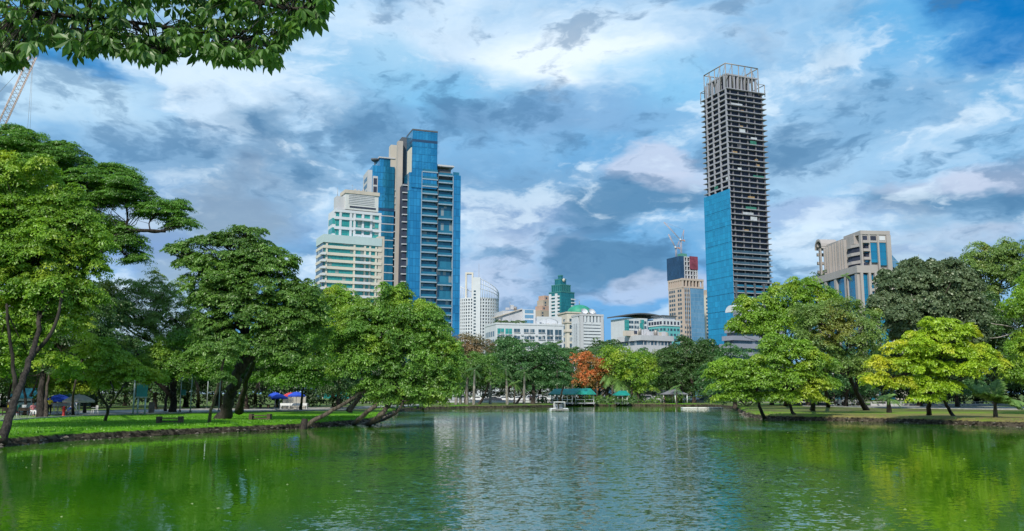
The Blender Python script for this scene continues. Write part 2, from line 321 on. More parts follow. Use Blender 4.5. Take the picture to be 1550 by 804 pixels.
def tree(name, label, Y, lobes, trunks, leaf, cs=11, ls=4.6, per=58, cov=1.5, flat=.42, bark=BARK, rz=.85, trad=None, up=.7, aspect=.45, droop=.5,
         group=None, twigs=1.4, shell=.55, cat='tree', seed=None, base=None, under=-.55, ragged=3):
    """lobes: (px, py, rx, ry[, dY]) as seen at distance Y.  trunks: lists of (px, py) with optional radius in px first"""
    k = Y / 1300.0
    first = trunks[0]
    b0 = onland(first[1][0], first[1][1]) if base is None else Vector(base)
    Yb = b0.y
    root = empty(name, (b0.x, b0.y, b0.z)); tag(root, label, cat, group); o = np.array(root.location)
    Cs = []; Rd = []; Od = []; Lc = []
    lobes = list(lobes); nmain = len(lobes)
    if ragged:
        for lb in lobes[:nmain]:
            for _ in range(ragged):
                a_ = rng.uniform(-.4, math.pi + .4); q_ = rng.uniform(.28, .48); lobes.append((lb[0] + lb[2] * math.cos(a_) * .92, lb[1] - lb[3] * math.sin(a_) * .95, lb[2] * q_, max(lb[3] * q_ * 1.1, 5), (lb[4] if len(lb) > 4 else 0) + rng.normal(0, .5) * lb[2] * k * .6))
    for li, lb in enumerate(lobes):
        px, py, rx, ry = lb[:4]; dY = lb[4] if len(lb) > 4 else 0
        c = np.array(at(px, py, Y + dY)); a = np.array([rx * k, (rx + ry) * .5 * k * rz * 1.1, ry * k])
        area = 4 * math.pi * ((a[0] * a[1]) ** 1.6 + (a[0] * a[2]) ** 1.6 + (a[1] * a[2]) ** 1.6) ** (1 / 1.6) / 3 ** (1 / 1.6)
        cr = cs * .84 * k; n = max(4, int(.86 * cov * area / (math.pi * cr * cr)))
        u = rng.normal(0, 1, (n * 3, 3)); u /= np.linalg.norm(u, axis=1)[:, None]; u = u[u[:, 2] > under][:n]
        r = rng.uniform(shell ** 2, 1, len(u)) ** .5
        Cs.append(c + u * a * r[:, None]); Rd.append(cr * rng.uniform(.45, 1.6, len(u))); Od.append(u)
        if li < nmain: Lc.append((Vector(c), a))
    C = np.concatenate(Cs); Rr = np.concatenate(Rd); O = np.concatenate(Od)
    # keep the foliage off the ground
    keep = C[:, 2] > LAND + .35; C, Rr, O = C[keep], Rr[keep], O[keep]
    V, Fq, T = leaves(C, Rr, O, int(per * 1.5), ls * .66 * k, flat, droop, aspect, up)
    V = V - o
    link('crown', fast_mesh('crown', V, Fq, 4, T), L[leaf], root)
    # wood
    mb = MB(); tips = []
    for tr in trunks:
        r0 = tr[0] * k; pts = tr[1:]
        gz = [];  n = len(pts)
        for i, p in enumerate(pts):
            if i == 0 and tr is trunks[0]: gz.append(b0.copy() - Vector((0, 0, .3)))
            elif i == 0 and len(p) < 3 and p[1] > 610: g = onland(*p); gz.append(g - Vector((0, 0, .3)))
            else:
                dd = p[2] if len(p) > 2 else 0
                f = i / (n - 1) if (tr is trunks[0] or pts[0][1] > 610) else .75; gz.append(at(p[0], p[1], Yb * (1 - f) + Y * f + dd))
        q = catmull(gz, 6); m = len(q)
        q = [p + Vector(rng.normal(0, r0 * .12, 3)) for p in q]
        rad = [r0 * .8 * (1.0 - .5 * (i / m)) * (1 + .5 * math.exp(-i / 1.4)) for i in range(m)]
        q = [p - root.location for p in q]
        mb.tube(q, rad, 9); tips.append((q[-1], rad[-1] , q))
    for (c, a) in Lc:
        lc = c - root.location
        tip, tr_, q = min(tips, key=lambda s: (s[0] - lc).length)
        start = q[int(len(q) * rng.uniform(.72, .97))] if len(q) > 4 else tip
        mid_ = (start + lc) * .5 + Vector(rng.normal(0, 1, 3)) * (lc - start).length * .08; mid_.z -= .06 * (lc - start).length
        lim = catmull([start, mid_, lc], 5); rr = tr_ * .6
        mb.tube(lim, [rr * (1 - .6 * i / len(lim)) for i in range(len(lim))], 6)
        if twigs:
            sel = C - np.array(c); dd = np.linalg.norm(sel / (a * 1.05), axis=1); idx = np.nonzero(dd < 1.0)[0]
            rng.shuffle(idx)
            for j in idx[:int(10 * twigs)]:
                e = Vector(C[j]) - root.location; s0 = lim[int(rng.uniform(.4, .95) * (len(lim) - 1))]
                mm = (s0 + e) * .5 + Vector(rng.normal(0, 1, 3)) * (e - s0).length * .12
                mb.tube([s0, mm, e], [rr * .38, rr * .26, rr * .08], 4, False)
    mb.build('trunk', bark, root)
    return root

def inside(p, poly):
    c = False; n = len(poly)
    for i in range(n):
        a, b = poly[i - 1], poly[i]
        if (a[1] > p[1]) != (b[1] > p[1]) and p[0] < (b[0] - a[0]) * (p[1] - a[1]) / (b[1] - a[1]) + a[0]: c = not c
    return c
def onland(px, py):
    for z in (.6, .55, .45, .3, .15, 0):
        g = ground(px, py, z)
        if not inside((g.x, g.y - .15), pond): return g
    return g
def frond(mb_list, origin, az, length, lift, sag, nl=22, ll=.5, lw=.05):
    """one feathery palm leaf: arching rachis with hanging leaflets"""
    V, Fc, mbt = mb_list
    dx, dy = math.cos(az), math.sin(az); side = np.array([-dy, dx, 0]); o = np.array(origin); pts = []
    for i in range(nl + 1):
        t = i / nl; r = length * t; pts.append(o + np.array([dx * r * math.cos(lift) * (1 - .18 * t), dy * r * math.cos(lift) * (1 - .18 * t), r * math.sin(lift) - sag * length * t ** 2.2]))
    mbt.tube(pts[::3], [length * .008 * (1.3 - i / (nl / 3 + 1)) for i in range(len(pts[::3]))], 4)
    for i in range(2, nl + 1):
        t = i / nl; l = ll * length * (math.sin(math.pi * min(1, t * .85 + .12)) ** .7) * rng.uniform(.85, 1.1)
        fw = pts[i] - pts[i - 1]; fw /= np.linalg.norm(fw)
        for sg in (-1, 1):
            dr = side * sg * .75 + fw * .55 + np.array([0, 0, -.35 - .35 * t + rng.normal(0, .08)]); dr /= np.linalg.norm(dr)
            wv_ = fw * lw * length
            b = len(V); p = pts[i]; V += [p - wv_ * .5, p + wv_ * .5, p + dr * l * .6 + wv_ * .35 + np.array([0, 0, .02 * l]), p + dr * l]
            Fc.append((b, b + 1, b + 2, b + 3))
def palm(name, label, base, top, r, fl, nf=18, leaf='palm', bark=BARKG, group=None, lifts=(-.5, 1.1), sag=.5, nl=22, lean=None, cat='palm tree', lw=.05):
    b0 = Vector(base); root = empty(name, b0); tag(root, label, cat, group)
    tp = Vector(top) - b0; m = Vector((tp.x * .6, tp.y * .5, tp.z * .42)) if lean else tp * .5
    q = catmull([Vector((0, 0, -.3)), m, tp], 6)
    mb = MB(); mb.tube(q, [r * (1.35 - .55 * min(1, i / len(q) * 1.6)) for i in range(len(q))], 9)
    mb.build('trunk', bark, root)
    V = []; Fc = []; mt = MB()
    for i in range(nf):
        lf = lifts[0] + (lifts[1] - lifts[0]) * ((i * .618) % 1)
        frond((V, Fc, mt), tp, i * 2.39996 + rng.uniform(-.2, .2), fl * rng.uniform(.85, 1.1), lf, sag * rng.uniform(.7, 1.2), nl, .3, lw)
    # rachises drawn with the leaves
    nb = len(V); V += [np.array(v) for v in mt.v]; Fq = [f for f in Fc] + [tuple(i + nb for i in f) for f in mt.f if len(f) == 4]
    link('crown', fast_mesh('crown', np.array(V), np.array(Fq), 4, rng.uniform(0, 1, len(Fq))), L[leaf], root)
    return root
# ------------------------------------------------------------------ ground, pond, path
shore_px_left = [(-140, 694), (-60, 685), (0, 677), (60, 671), (120, 667), (180, 663), (230, 660.5), (300, 656.5), (370, 653), (440, 650), (500, 645.5), (545, 641.5), (572, 637), (588, 632), (594, 627)]
shore_px_far = [(600, 622.5), (640, 619.5), (700, 618), (760, 617.5), (830, 616), (868, 614.5), (940, 614.5), (1010, 614.5), (1060, 614.8), (1095, 616), (1112, 619), (1122, 624), (1128, 629)]
shore_px_right = [(1137, 632.5), (1160, 635.5), (1190, 636.5), (1250, 637.5), (1330, 639), (1400, 641), (1450, 643.5), (1500, 645), (1560, 647), (1640, 650)]
g0 = lambda l: [tuple(ground(x, y, 0).xy) for x, y in l]
pond = [(-20, 4.2), (-34, 14), (-36, 26)] + g0(shore_px_left) + g0(shore_px_far) + g0(shore_px_right) + [(58, 56), (60, 38), (46, 18), (24, 5.5), (8, 3.6), (0, 3.2), (-9, 3.3)]
# clockwise or not: make it counter-clockwise
ar = sum(pond[i][0] * pond[(i + 1) % len(pond)][1] - pond[(i + 1) % len(pond)][0] * pond[i][1] for i in range(len(pond)))
if ar < 0: pond = pond[::-1]
def densify(poly, step):
    out = []
    for i in range(len(poly)):
        a = Vector(poly[i]); b = Vector(poly[(i + 1) % len(poly)]); n = max(1, int((b - a).length / step))
        out += [a.lerp(b, j / n) for j in range(n)]
    return out
pd = densify(pond, .7); n = len(pd)
for _ in range(6): pd = [(pd[i - 1] + pd[i] * 2 + pd[(i + 1) % n]) / 4 for i in range(n)]
wob = np.cumsum(rng.normal(0, .09, n)); wob -= np.linspace(0, wob[-1], n); ker = np.ones(9) / 9; wob = np.convolve(np.r_[wob, wob, wob], ker, 'same')[n:2 * n]; wob -= np.convolve(np.r_[wob, wob, wob], np.ones(61) / 61, 'same')[n:2 * n]
nor = []
for i in range(n):
    t = (pd[(i + 1) % n] - pd[i - 1]).normalized(); nor.append(Vector((t.y, -t.x)))       # outwards for a ccw pond
prof = [(-3.0, -1.6), (-.5, -.5), (-.12, -.06), (0, .06), (.10, .22), (.24, .40), (.55, .50), (1.1, .54), (2.4, .575), (4.0, LAND)]
V = []; Fc = []
for j, (o_, z_) in enumerate(prof):
    amp = 1.0 if j < 8 else .3
    for i in range(n):
        nz = rng.normal(0, .035) if 2 <= j <= 7 else 0
        p = pd[i] + nor[i] * (o_ + wob[i] * amp * .7 + (rng.normal(0, .05) if 2 <= j <= 6 else 0)); V.append((p.x, p.y, z_ + nz))
for j in range(len(prof) - 1):
    for i in range(n): Fc.append((j * n + i, j * n + (i + 1) % n, (j + 1) * n + (i + 1) % n, (j + 1) * n + i))
b = (len(prof) - 1) * n; inner = [Vector(V[b + i]) for i in range(n)]
BIG = 6000; outer = [Vector((-BIG, -400, LAND)), Vector((BIG, -400, LAND)), Vector((BIG, BIG, LAND)), Vector((-BIG, BIG, LAND))]
tess = tessellate_polygon([outer, inner]); ob = len(V); V += [tuple(p) for p in outer]
for t in tess: Fc.append(tuple((ob + i) if i < 4 else (b + i - 4) for i in t))
me = bpy.data.meshes.new('ground'); me.from_pydata(V, [], Fc); me.validate(); me.update()
m, t, o = newmat('lawn and bank'); bs = N(t, 'ShaderNodeBsdfPrincipled'); bs.inputs['Roughness'].default_value = .95; bs.inputs['Specular IOR Level'].default_value = .15
tcn = N(t, 'ShaderNodeTexCoord'); oc = tcn.outputs['Object']; sx = N(t, 'ShaderNodeSeparateXYZ'); t.links.new(oc, sx.inputs[0])
na = noise(t, oc, .35, 6, .6); nb_ = noise(t, oc, 3.0, 6, .7); ncc = noise(t, oc, 9, 4, .7)
grass_c = mixc(t, smooth(t, na, .35, .65), (.065, .200, .006), (.130, .350, .010)); grass_c = mixc(t, mathn(t, 'MULTIPLY', smooth(t, nb_, .45, .7), .55), grass_c, (.18, .38, .015))
grass_c = mixc(t, mathn(t, 'MULTIPLY', smooth(t, ncc, .5, .7), .35), grass_c, (.04, .10, .008))
dry = mixc(t, smooth(t, nb_, .35, .65), (.17, .13, .065), (.26, .21, .08)); dry = mixc(t, smooth(t, na, .56, .70), dry, (.16, .21, .03))
right = mathn(t, 'MULTIPLY', smooth(t, sx.outputs[0], 18, 26), smooth(t, sx.outputs[1], 150, 125))
drym = mathn(t, 'MULTIPLY', right, smooth(t, mathn(t, 'ADD', sx.outputs[1], mathn(t, 'MULTIPLY', mathn(t, 'SUBTRACT', na, .5), 40)), 98, 84))
tan_grass = mixc(t, mathn(t, 'MULTIPLY', right, .65), grass_c, (.19, .25, .03)); top = mixc(t, mathn(t, 'MULTIPLY', drym, .85), tan_grass, dry)
far_soil = mathn(t, 'MULTIPLY', smooth(t, sx.outputs[1], 96, 104), .85)   # duller brown soil colour mixed in farther back
top = mixc(t, mathn(t, 'MULTIPLY', far_soil, smooth(t, na, .38, .5)), top, (.10, .085, .05))
mud = mixc(t, smooth(t, nb_, .4, .6), (.018, .014, .010), (.085, .070, .050))
hz_ = mathn(t, 'ADD', sx.outputs[2], mathn(t, 'MULTIPLY', mathn(t, 'SUBTRACT', nb_, .5), .35))
t.links.new(mixc(t, smooth(t, hz_, .33, .43), mud, top), bs.inputs['Base Color'])
bn = N(t, 'ShaderNodeBump'); bn.inputs['Strength'].default_value = .8; bn.inputs['Distance'].default_value = .08
t.links.new(mathn(t, 'ADD', nb_, noise(t, oc, 22, 4, .7)), bn.inputs['Height']); t.links.new(bn.outputs[0], bs.inputs['Normal']); t.links.new(bs.outputs[0], o.inputs[0])
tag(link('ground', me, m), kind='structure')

# water
m, t, o = newmat('green pond water'); tcn = N(t, 'ShaderNodeTexCoord'); oc = tcn.outputs['Object']; sx = N(t, 'ShaderNodeSeparateXYZ'); t.links.new(oc, sx.inputs[0])
bs = N(t, 'ShaderNodeBsdfPrincipled'); bs.inputs['Roughness'].default_value = .03; bs.inputs['IOR'].default_value = 2.7; bs.inputs['Specular IOR Level'].default_value = .5
murk = noise(t, oc, .06, 4, .5, .4)
t.links.new(mixc(t, smooth(t, murk, .35, .65), (.014, .100, .003), (.060, .175, .004)), bs.inputs['Base Color'])
va = vmath(t, 'MULTIPLY', oc, (1.0, 1.35, 1)).outputs[0]; murk_link = bs.inputs['Base Color'].links[0].from_socket
w1 = noise(t, va, 2.6, 3, .55, .3); w2 = noise(t, va, 7.5, 3, .55, .4); w3 = noise(t, vmath(t, 'MULTIPLY', oc, (.8, 1.2, 1)).outputs[0], 1.1, 2, .5, .3); w4 = noise(t, vmath(t, 'MULTIPLY', oc, (.6, 1.2, 1)).outputs[0], .5, 2, .5, .3)
pat = noise(t, vmath(t, 'MULTIPLY', oc, (1.0, .55, 1)).outputs[0], .10, 4, .55, .6)
mid_x = mathn(t, 'SUBTRACT', sx.outputs[0], mathn(t, 'MULTIPLY', sx.outputs[1], .065))
core = mathn(t, 'ABSOLUTE', mid_x); core = mathn(t, 'DIVIDE', core, mathn(t, 'ADD', mathn(t, 'MULTIPLY', sx.outputs[1], .15), 2.0))
wind = smooth(t, mathn(t, 'ADD', core, mathn(t, 'MULTIPLY', mathn(t, 'SUBTRACT', pat, .5), 2.6)), 1.45, .65)
wind.node.inputs[1].default_value = 1.45; wind.node.inputs[2].default_value = .65
lee = smooth(t, sx.outputs[1], 132, 118); lee.node.inputs[1].default_value = 132; lee.node.inputs[2].default_value = 118   # calm water in the lee of the far bank
wind = mathn(t, 'MULTIPLY', wind, lee); far_ = smooth(t, sx.outputs[1], 40, 85)
t.links.new(mixc(t, mathn(t, 'MULTIPLY', wind, .8), murk_link, (.020, .080, .055)), bs.inputs['Base Color'])
amp = mathn(t, 'ADD', mathn(t, 'MULTIPLY', wind, mathn(t, 'ADD', mathn(t, 'MULTIPLY', far_, 1.3), .25)), mathn(t, 'ADD', mathn(t, 'MULTIPLY', smooth(t, pat, .45, .65), .05), .03))
def slope(scale, yst, k, det=2):      # wave slopes from a two channel noise
    v = vmath(t, 'MULTIPLY', oc, (1, yst, 1)).outputs[0]
    return vmath(t, 'SCALE', vmath(t, 'SUBTRACT', noise(t, v, scale, det, .5, .3, True), (.5, .5, .5)).outputs[0], k).outputs[0]
sl = vmath(t, 'ADD', vmath(t, 'ADD', slope(1.2, 1.3, .40), slope(3.6, 1.3, 1.15)).outputs[0], slope(9.0, 1.2, 1.3)).outputs[0]
sl = vmath(t, 'MULTIPLY', sl, (.8, 1.0, 0)).outputs[0]
scn = vmath(t, 'SCALE', sl, 1.0); t.links.new(amp, scn.inputs[3])
nn_ = vmath(t, 'NORMALIZE', vmath(t, 'ADD', scn.outputs[0], (0, 0, 1)).outputs[0]).outputs[0]
t.links.new(nn_, bs.inputs['Normal']); t.links.new(bs.outputs[0], o.inputs[0])
WATER = m
me = bpy.data.meshes.new('water'); me.from_pydata([(-90, -5, 0), (110, -5, 0), (110, 260, 0), (-90, 260, 0)], [], [(0, 1, 2, 3)])
tag(link('water', me, WATER), kind='structure')

# paths (sheets above the lawn) with kerbs
PATH = plain('grey paving', (.30, .29, .27), .9, 0, .2, 1.2, .2, .3); KERB = plain('kerb concrete', (.36, .35, .33), .9, 0, .2, 2)
def sheet(name, pts_a, pts_b, z, mat, kind='structure'):
    V = [(p.x, p.y, z) for p in pts_a] + [(p.x, p.y, z) for p in pts_b]; n = len(pts_a)
    me = bpy.data.meshes.new(name); me.from_pydata(V, [], [(i, i + 1, n + i + 1, n + i) for i in range(n - 1)]); return tag(link(name, me, mat), kind=kind)
pa = [ground(x, y) for x, y in [(-260, 646), (0, 638), (60, 633.5), (130, 630), (200, 627.5), (300, 625), (400, 623), (520, 620.5), (640, 614)]]
pb = [ground(x, y) for x, y in [(-260, 632), (0, 627), (60, 625), (130, 623), (200, 621.5), (300, 620), (400, 618.8), (520, 617.5), (640, 611.5)]]
sheet('path', pa, pb, LAND + .004, PATH)
def kerb(pts, w=.18, h=.12):
    mb = MB(); n = len(pts); V = []
    for i, p in enumerate(pts):
        t = (pts[min(i + 1, n - 1)] - pts[max(i - 1, 0)]).normalized(); q = Vector((t.y, -t.x, 0)) * w / 2
        V += [p - q - Vector((0, 0, .05)), p - q + Vector((0, 0, h)), p + q + Vector((0, 0, h)), p + q - Vector((0, 0, .05))]
    Fc = [(i * 4 + k, (i + 1) * 4 + k, (i + 1) * 4 + k + 1, i * 4 + k + 1) for i in range(n - 1) for k in range(3)] + [(0, 1, 2, 3)]
    mb.add(V, Fc); return tag(mb.build('kerb', KERB), kind='structure')
kerb([p + Vector((0, -.1, 0)) for p in pa]); kerb([p + Vector((0, .1, 0)) for p in pb])
ra = [ground(x, y) for x, y in [(1215, 615), (1320, 617.5), (1420, 619), (1560, 621), (1750, 624)]]; rb = [ground(x, y) for x, y in [(1215, 611.5), (1320, 613.3), (1420, 614.6), (1560, 616), (1750, 618)]]
sheet('path', ra, rb, LAND + .004, PATH); kerb([p + Vector((0, -.1, 0)) for p in ra])
fa = [Vector((x, 206, LAND)) for x in (-40, 0, 45, 90)]; fb = [Vector((x, 216, LAND)) for x in (-40, 0, 45, 90)]
sheet('road', fa, fb, LAND + .004, plain('asphalt', (.06, .06, .062), .9)); kerb([p + Vector((0, -.1, 0)) for p in fa])

# ------------------------------------------------------------------ buildings
class Bld:
    def __init__(s, name, label, cat, Y, xl, xc, xr, py, theta, z0=LAND):
        s.Y = Y; s.th = R(theta); s.s, s.c = math.sin(s.th), math.cos(s.th)
        az = lambda x: ray(x, py).x / ray(x, py).y
        s.X = az(xc) * Y; s.W, s.D = s.solve(s.X, Y, az(xl), az(xr))
        s.root = empty(name, (s.X, Y, z0), math.atan2(s.c, s.s)); tag(s.root, label, cat); s.z0 = z0
    def solve(s, X, Y, al, ar): return (ar * Y - X) / (s.s - ar * s.c), (X - al * Y) / (s.c + al * s.s)
    def z(s, px, py, Y=None): r = ray(px, py); return H + r.z / r.y * (Y or s.Y) - s.z0
    def sub(s, xl, xc, xr, py, Y):           # a block: local offset, width, depth
        az = lambda x: ray(x, py).x / ray(x, py).y
        X = az(xc) * Y; w, d_ = s.solve(X, Y, az(xl), az(xr)); dx, dy = X - s.X, Y - s.Y
        return dx * s.s + dy * s.c, -dx * s.c + dy * s.s, w, d_
    def xfront(s, px, py=400, y=0):           # local x on plane y=const of the right-hand face
        a = ray(px, py).x / ray(px, py).y; X = s.X - y * s.c; Y = s.Y + y * s.s
        return (a * Y - X) / (s.s - a * s.c)
    def box(s, name, mat, x0, x1, y0, y1, z0, z1): return MB().box(x0, x1, y0, y1, z0, z1).build(name, mat, s.root)
    def rep(s, name, mat, x0, x1, y0, y1, h, zs):   # the same slab at many heights: copies share one mesh
        me = MB().box(x0, x1, y0, y1, 0, h).mesh(name); out = []
        for z in zs: out.append(link(name, me, mat, s.root, (0, 0, z)))
        return out
    def cols(s, name, mat, w, dpt, z0, z1, pts):
        me = MB().box(-w / 2, w / 2, -dpt / 2, dpt / 2, z0, z1).mesh(name)
        for x, y in pts: link(name, me, mat, s.root, (x, y, 0))
def lin(a, b, n): return [a + (b - a) * i / (n - 1) for i in range(n)] if n > 1 else [a]

WHITE = wallmat('white render', (.56, .58, .62), streak=.12); BEIGE = wallmat('beige render', (.52, .46, .40)); TAN = wallmat('tan stone', (.40, .33, .27))
CREAM = wallmat('cream panels', (.60, .55, .48)); CONC = wallmat('raw concrete', (.32, .32, .36), streak=.3); LGREY = wallmat('light grey panels', (.47, .47, .50)); DGREY = wallmat('dark grey', (.10, .11, .13))
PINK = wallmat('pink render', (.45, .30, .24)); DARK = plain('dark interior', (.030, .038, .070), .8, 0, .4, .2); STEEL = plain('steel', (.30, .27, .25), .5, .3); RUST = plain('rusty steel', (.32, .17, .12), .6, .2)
BLUE = glassmat('blue curtain wall', (.012, .16, .34), (.05, .36, .62), 1.6, 3.9, .07, .55, (.01, .05, .10)); BLUE2 = glassmat('blue balcony glass', (.01, .10, .18), (.03, .22, .34), 1.5, 3.9, .12, .2, blind=(.25, .30, .32))
TEALG = glassmat('teal glass', (.015, .22, .22), (.07, .42, .38), 1.6, 3.2, .1, .2, (.02, .08, .08), blind=(.30, .36, .33)); DGL = glassmat('dark window glass', (.02, .045, .07), (.07, .13, .18), 1.3, 3, .08, .1, blind=(.30, .33, .35))
SKYG = glassmat('pale blue glass', (.06, .20, .34), (.18, .36, .52), 1.5, 3.5, .1, .3, (.35, .38, .42)); GREENG = glassmat('green tower glass', (.005, .12, .15), (.02, .22, .25), 2, 3.6, .1, .2, (.01, .05, .06))
NET = glassmat('blue site netting', (.002, .19, .39), (.008, .29, .55), 3, 4.0, .85, 0, (.002, .10, .2)); NAVY = glassmat('navy cladding', (.01, .04, .10), (.02, .07, .16), 3, 4, .4, .1)

# tall tower under construction
B = Bld('unfinished_tower', 'very tall unfinished skyscraper with open concrete floors above blue netting', 'skyscraper', 600, 1067, 1105.5, 1163, 300, 68)
zt = B.z(1100, 134); pitch = 4.05; zn = B.z(1105, 286); zs = []
z = zt
while z > 8: zs.append(z); z -= pitch
Wd, Dp = B.W, B.D
upz = [z for z in zs if z > zn + 1]; loz = [z for z in zs if z <= zn + 1]
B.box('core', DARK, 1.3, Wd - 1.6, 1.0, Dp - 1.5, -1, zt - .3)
for nm, zz_, o_ in (('floor_slab', upz, 1.2), ('floor_slab', loz[:36], .5)): B.rep(nm, CONC, -.3, Wd + o_, -1.1, Dp + .2 + (.9 if o_ > 1 else 0), .5, zz_)
SPAN = wallmat('slab edge', (.16, .15, .17), streak=.3)
# left face frame of columns and beams, above the netting
B.cols('column', CONC, 1.0, 1.1, 0, zt + 10, [(-.05, y) for y in (Dp * .02, Dp * .30, Dp * .56, Dp * .80)] )
B.rep('beam', CONC, -.45, .5, 0, Dp * .83, 1.0, [z - .05 for z in upz[1:]])
B.cols('column', SPAN, .9, .9, 0, zt, [(x, .5) for x in lin(3.5, Wd - 2, 5)])
GRN = plain('green safety net', (.03, .16, .12), .9, 0, .3, .5); PLY = plain('plywood formwork', (.30, .20, .10), .8, 0, .3, .5); TARP = plain('pale tarpaulin', (.45, .47, .50), .8, 0, .2, .5)
for i, z in enumerate(upz[1:] + loz[:24]):
    q = rng.uniform()
    if q < .30: x0 = rng.uniform(1, Wd - 9); B.box('formwork', PLY, x0, x0 + rng.uniform(2, 6), -.2, .9, z + .52, z + .52 + rng.uniform(.7, 1.8))
    elif q < .5: x0 = rng.uniform(1, Wd - 12); B.box('safety_net', (GRN, TARP, TARP)[i % 3], x0, x0 + rng.uniform(3, 10), -.75, -.7, z + .55, z + rng.uniform(1.6, 3.4))
    elif q < .62: y0 = rng.uniform(.5, Dp - 6); B.box('safety_net', (TARP, GRN)[i % 2], -.62, -.56, y0, y0 + rng.uniform(2, 4.5), z + 1.1, z + 3.2)
    elif q < .75: x0 = rng.uniform(1, Wd - 6); [B.box('prop', CONC, x0 + k * .9, x0 + k * .9 + .14, -.6, -.46, z + .5, z + pitch) for k in range(4)]
B.box('netting', NET, -.75, -.52, -.55, Dp + .4, B.z(1115, 520), zn)
for z in loz[3:36:3]: B.box('net_frame', plain('net frame', (.005, .08, .16)), -.80, -.76, -.6, Dp + .42, z, z + .25) if z > B.z(1115, 520) else None
# partly glazed lower floors on the right-hand face
zg = B.z(1117, 428)
lowg = [z for z in loz[:36] if z < zg]
B.rep('parapet_panel', BLUE2, .3, Wd - .3, -1.0, -.72, 1.35, [z + .64 for z in lowg[:18]])
B.cols('pier', DGREY, 1.1, .9, B.z(1117, 540), zg, [(x, -1.3) for x in lin(1, Wd - .6, 5)])
midg = [z for z in loz if zg < z < B.z(1112, 375)]
B.rep('glazing', DGL, .6, Wd - .8, -.5, -.3, 1.6, [z + .64 for z in midg[:12]])
B.box('hoist', plain('hoist panels', (.05, .22, .25)), Wd + .9, Wd + 2.2, Dp * .2, Dp * .35, 0, zn + 4)
# crown: columns, set back roof and a steel truss frame
zc = B.z(1098, 113); zr = B.z(1095, 96)
B.cols('column', CONC, 1.3, 1.3, zt, zc + .2, [(x, .6) for x in lin(.9, Wd * .8, 9)] + [(.5, y) for y in lin(2.5, Dp * .72, 5)])
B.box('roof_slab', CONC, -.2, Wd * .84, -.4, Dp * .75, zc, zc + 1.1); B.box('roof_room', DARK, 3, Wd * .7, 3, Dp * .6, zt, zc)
def truss(name, mat, a, b_, r=.25): return MB().tube([a, b_], r, 4)
x1t, y1t = Wd * .86, Dp * .86
fr = MB()
cor = [(-.2, -.3), (x1t, -.3), (x1t, y1t), (-.2, y1t)]
for i in range(4):
    a, b_ = cor[i], cor[(i + 1) % 4]; fr.tube([(*a, zr), (*b_, zr)], .42, 4); 
    nn = 5 if i % 2 == 0 else 4
    for k in range(nn):
        f = k / nn; p = (a[0] + (b_[0] - a[0]) * f, a[1] + (b_[1] - a[1]) * f); fr.tube([(*p, zt + 1), (*p, zr)], .34, 4)
        if k in (0, 2, 3): q = (a[0] + (b_[0] - a[0]) * (k + 1) / nn, a[1] + (b_[1] - a[1]) * (k + 1) / nn); fr.tube([(*p, zt + 5), (*q, zr)], .2, 4)
fr.build('roof_truss', STEEL, B.root)
f2 = MB()
for (x, y) in ((Wd + .6, -.6), (Wd + .6, Dp), (-.4, Dp + .5), (x1t, -.5), (Wd + .6, Dp * .5)): f2.tube([(x, y, zt - 2), (x, y, zt + 7)], .3, 4)
f2.tube([(x1t, -.5, zt + 7), (Wd + .6, -.6, zt + 7), (Wd + .6, Dp, zt + 7), (-.4, Dp + .5, zt + 7), (-.4, y1t, zt + 7)], .3, 4); f2.build('guard_frame', STEEL, B.root)

# blue glass tower
B = Bld('glass_tower', 'blue glass tower with stacked balconies and a taller fin at its top', 'skyscraper', 430, 607, 616, 696.5, 400, 70)
zt = B.z(690, 266); x1 = B.xfront(637); x2 = B.xfront(661.5); x3 = B.xfront(684); Wd, Dp = B.W, max(16, B.D)
B.box('body', BLUE, .4, x1 - .3, .2, Dp, -1, zt + 2); B.box('body', BLUE, x3 + .3, Wd, 0, Dp, -1, B.z(690, 259)); B.box('recess', BLUE2, x1 - .3, x3 + .3, 1.6, Dp - .5, -1, zt - 1)
a0 = B.xfront(622.5, 300); a1 = B.xfront(662, 210); ztp = B.z(626, 197); B.box('tower_top', BLUE, a0, a1, -.4, 13, zt - 6, ztp); B.box('coping', DGREY, a0 - .1, a1 + .1, -.6, 13.2, ztp, ztp + .8)
B.box('top_band', NAVY, a0 - .03, a1 + .03, -.44, 6, B.z(626, 214), B.z(626, 210))
B.box('tower_side', CREAM, a0 - .5, a0 - .03, .4, 9, zt - 3, ztp - 9)
pt = (zt - B.z(655, 487)) / 19.6; zfl = [B.z(650, 259) - pt * i for i in range(40)]; zfl = [z for z in zfl if z > 3]; SLB = plain('blue grey slab edge', (.24, .33, .42), .6)
B.rep('balcony_slab', SLB, x1, x2 - .25, -.7, 1.6, .65, zfl); B.rep('balcony_rail', BLUE2, x1 + .1, x2 - .4, -.6, -.5, 1.15, [z + .66 for z in zfl])
zr_ = [z - 1.1 for i, z in enumerate(zfl) if i not in (5, 7, 12, 14, 16)]; B.rep('balcony_slab', SLB, x2 + .2, x3, -.5, 1.6, .6, zr_); B.rep('balcony_rail', BLUE2, x2 + .3, x3 - .2, -.4, -.3, 1.1, [z + .61 for z in zr_])
B.box('edge_fin', SLB, x1 - .35, x1 - .02, -.5, 1.2, 3, zfl[0] + .5); B.box('edge_fin', SLB, x3 + .02, x3 + .4, -.4, 1.2, 3, zfl[0] - .6); B.box('middle_fin', DGREY, x2 - .22, x2 + .18, -.3, 1.6, 3, zfl[0])
B.box('penthouse', DGREY, a1 + .4, x3 - .5, 2, 9, zt - 2, B.z(672, 250)); B.box('roof_canopy', LGREY, a1 + .3, x3 + .8, .2, 10, B.z(672, 247), B.z(672, 244.5)); B.box('roof_rail', BLUE2, x3 + .3, Wd - .8, .5, .6, zt, B.z(690, 254))
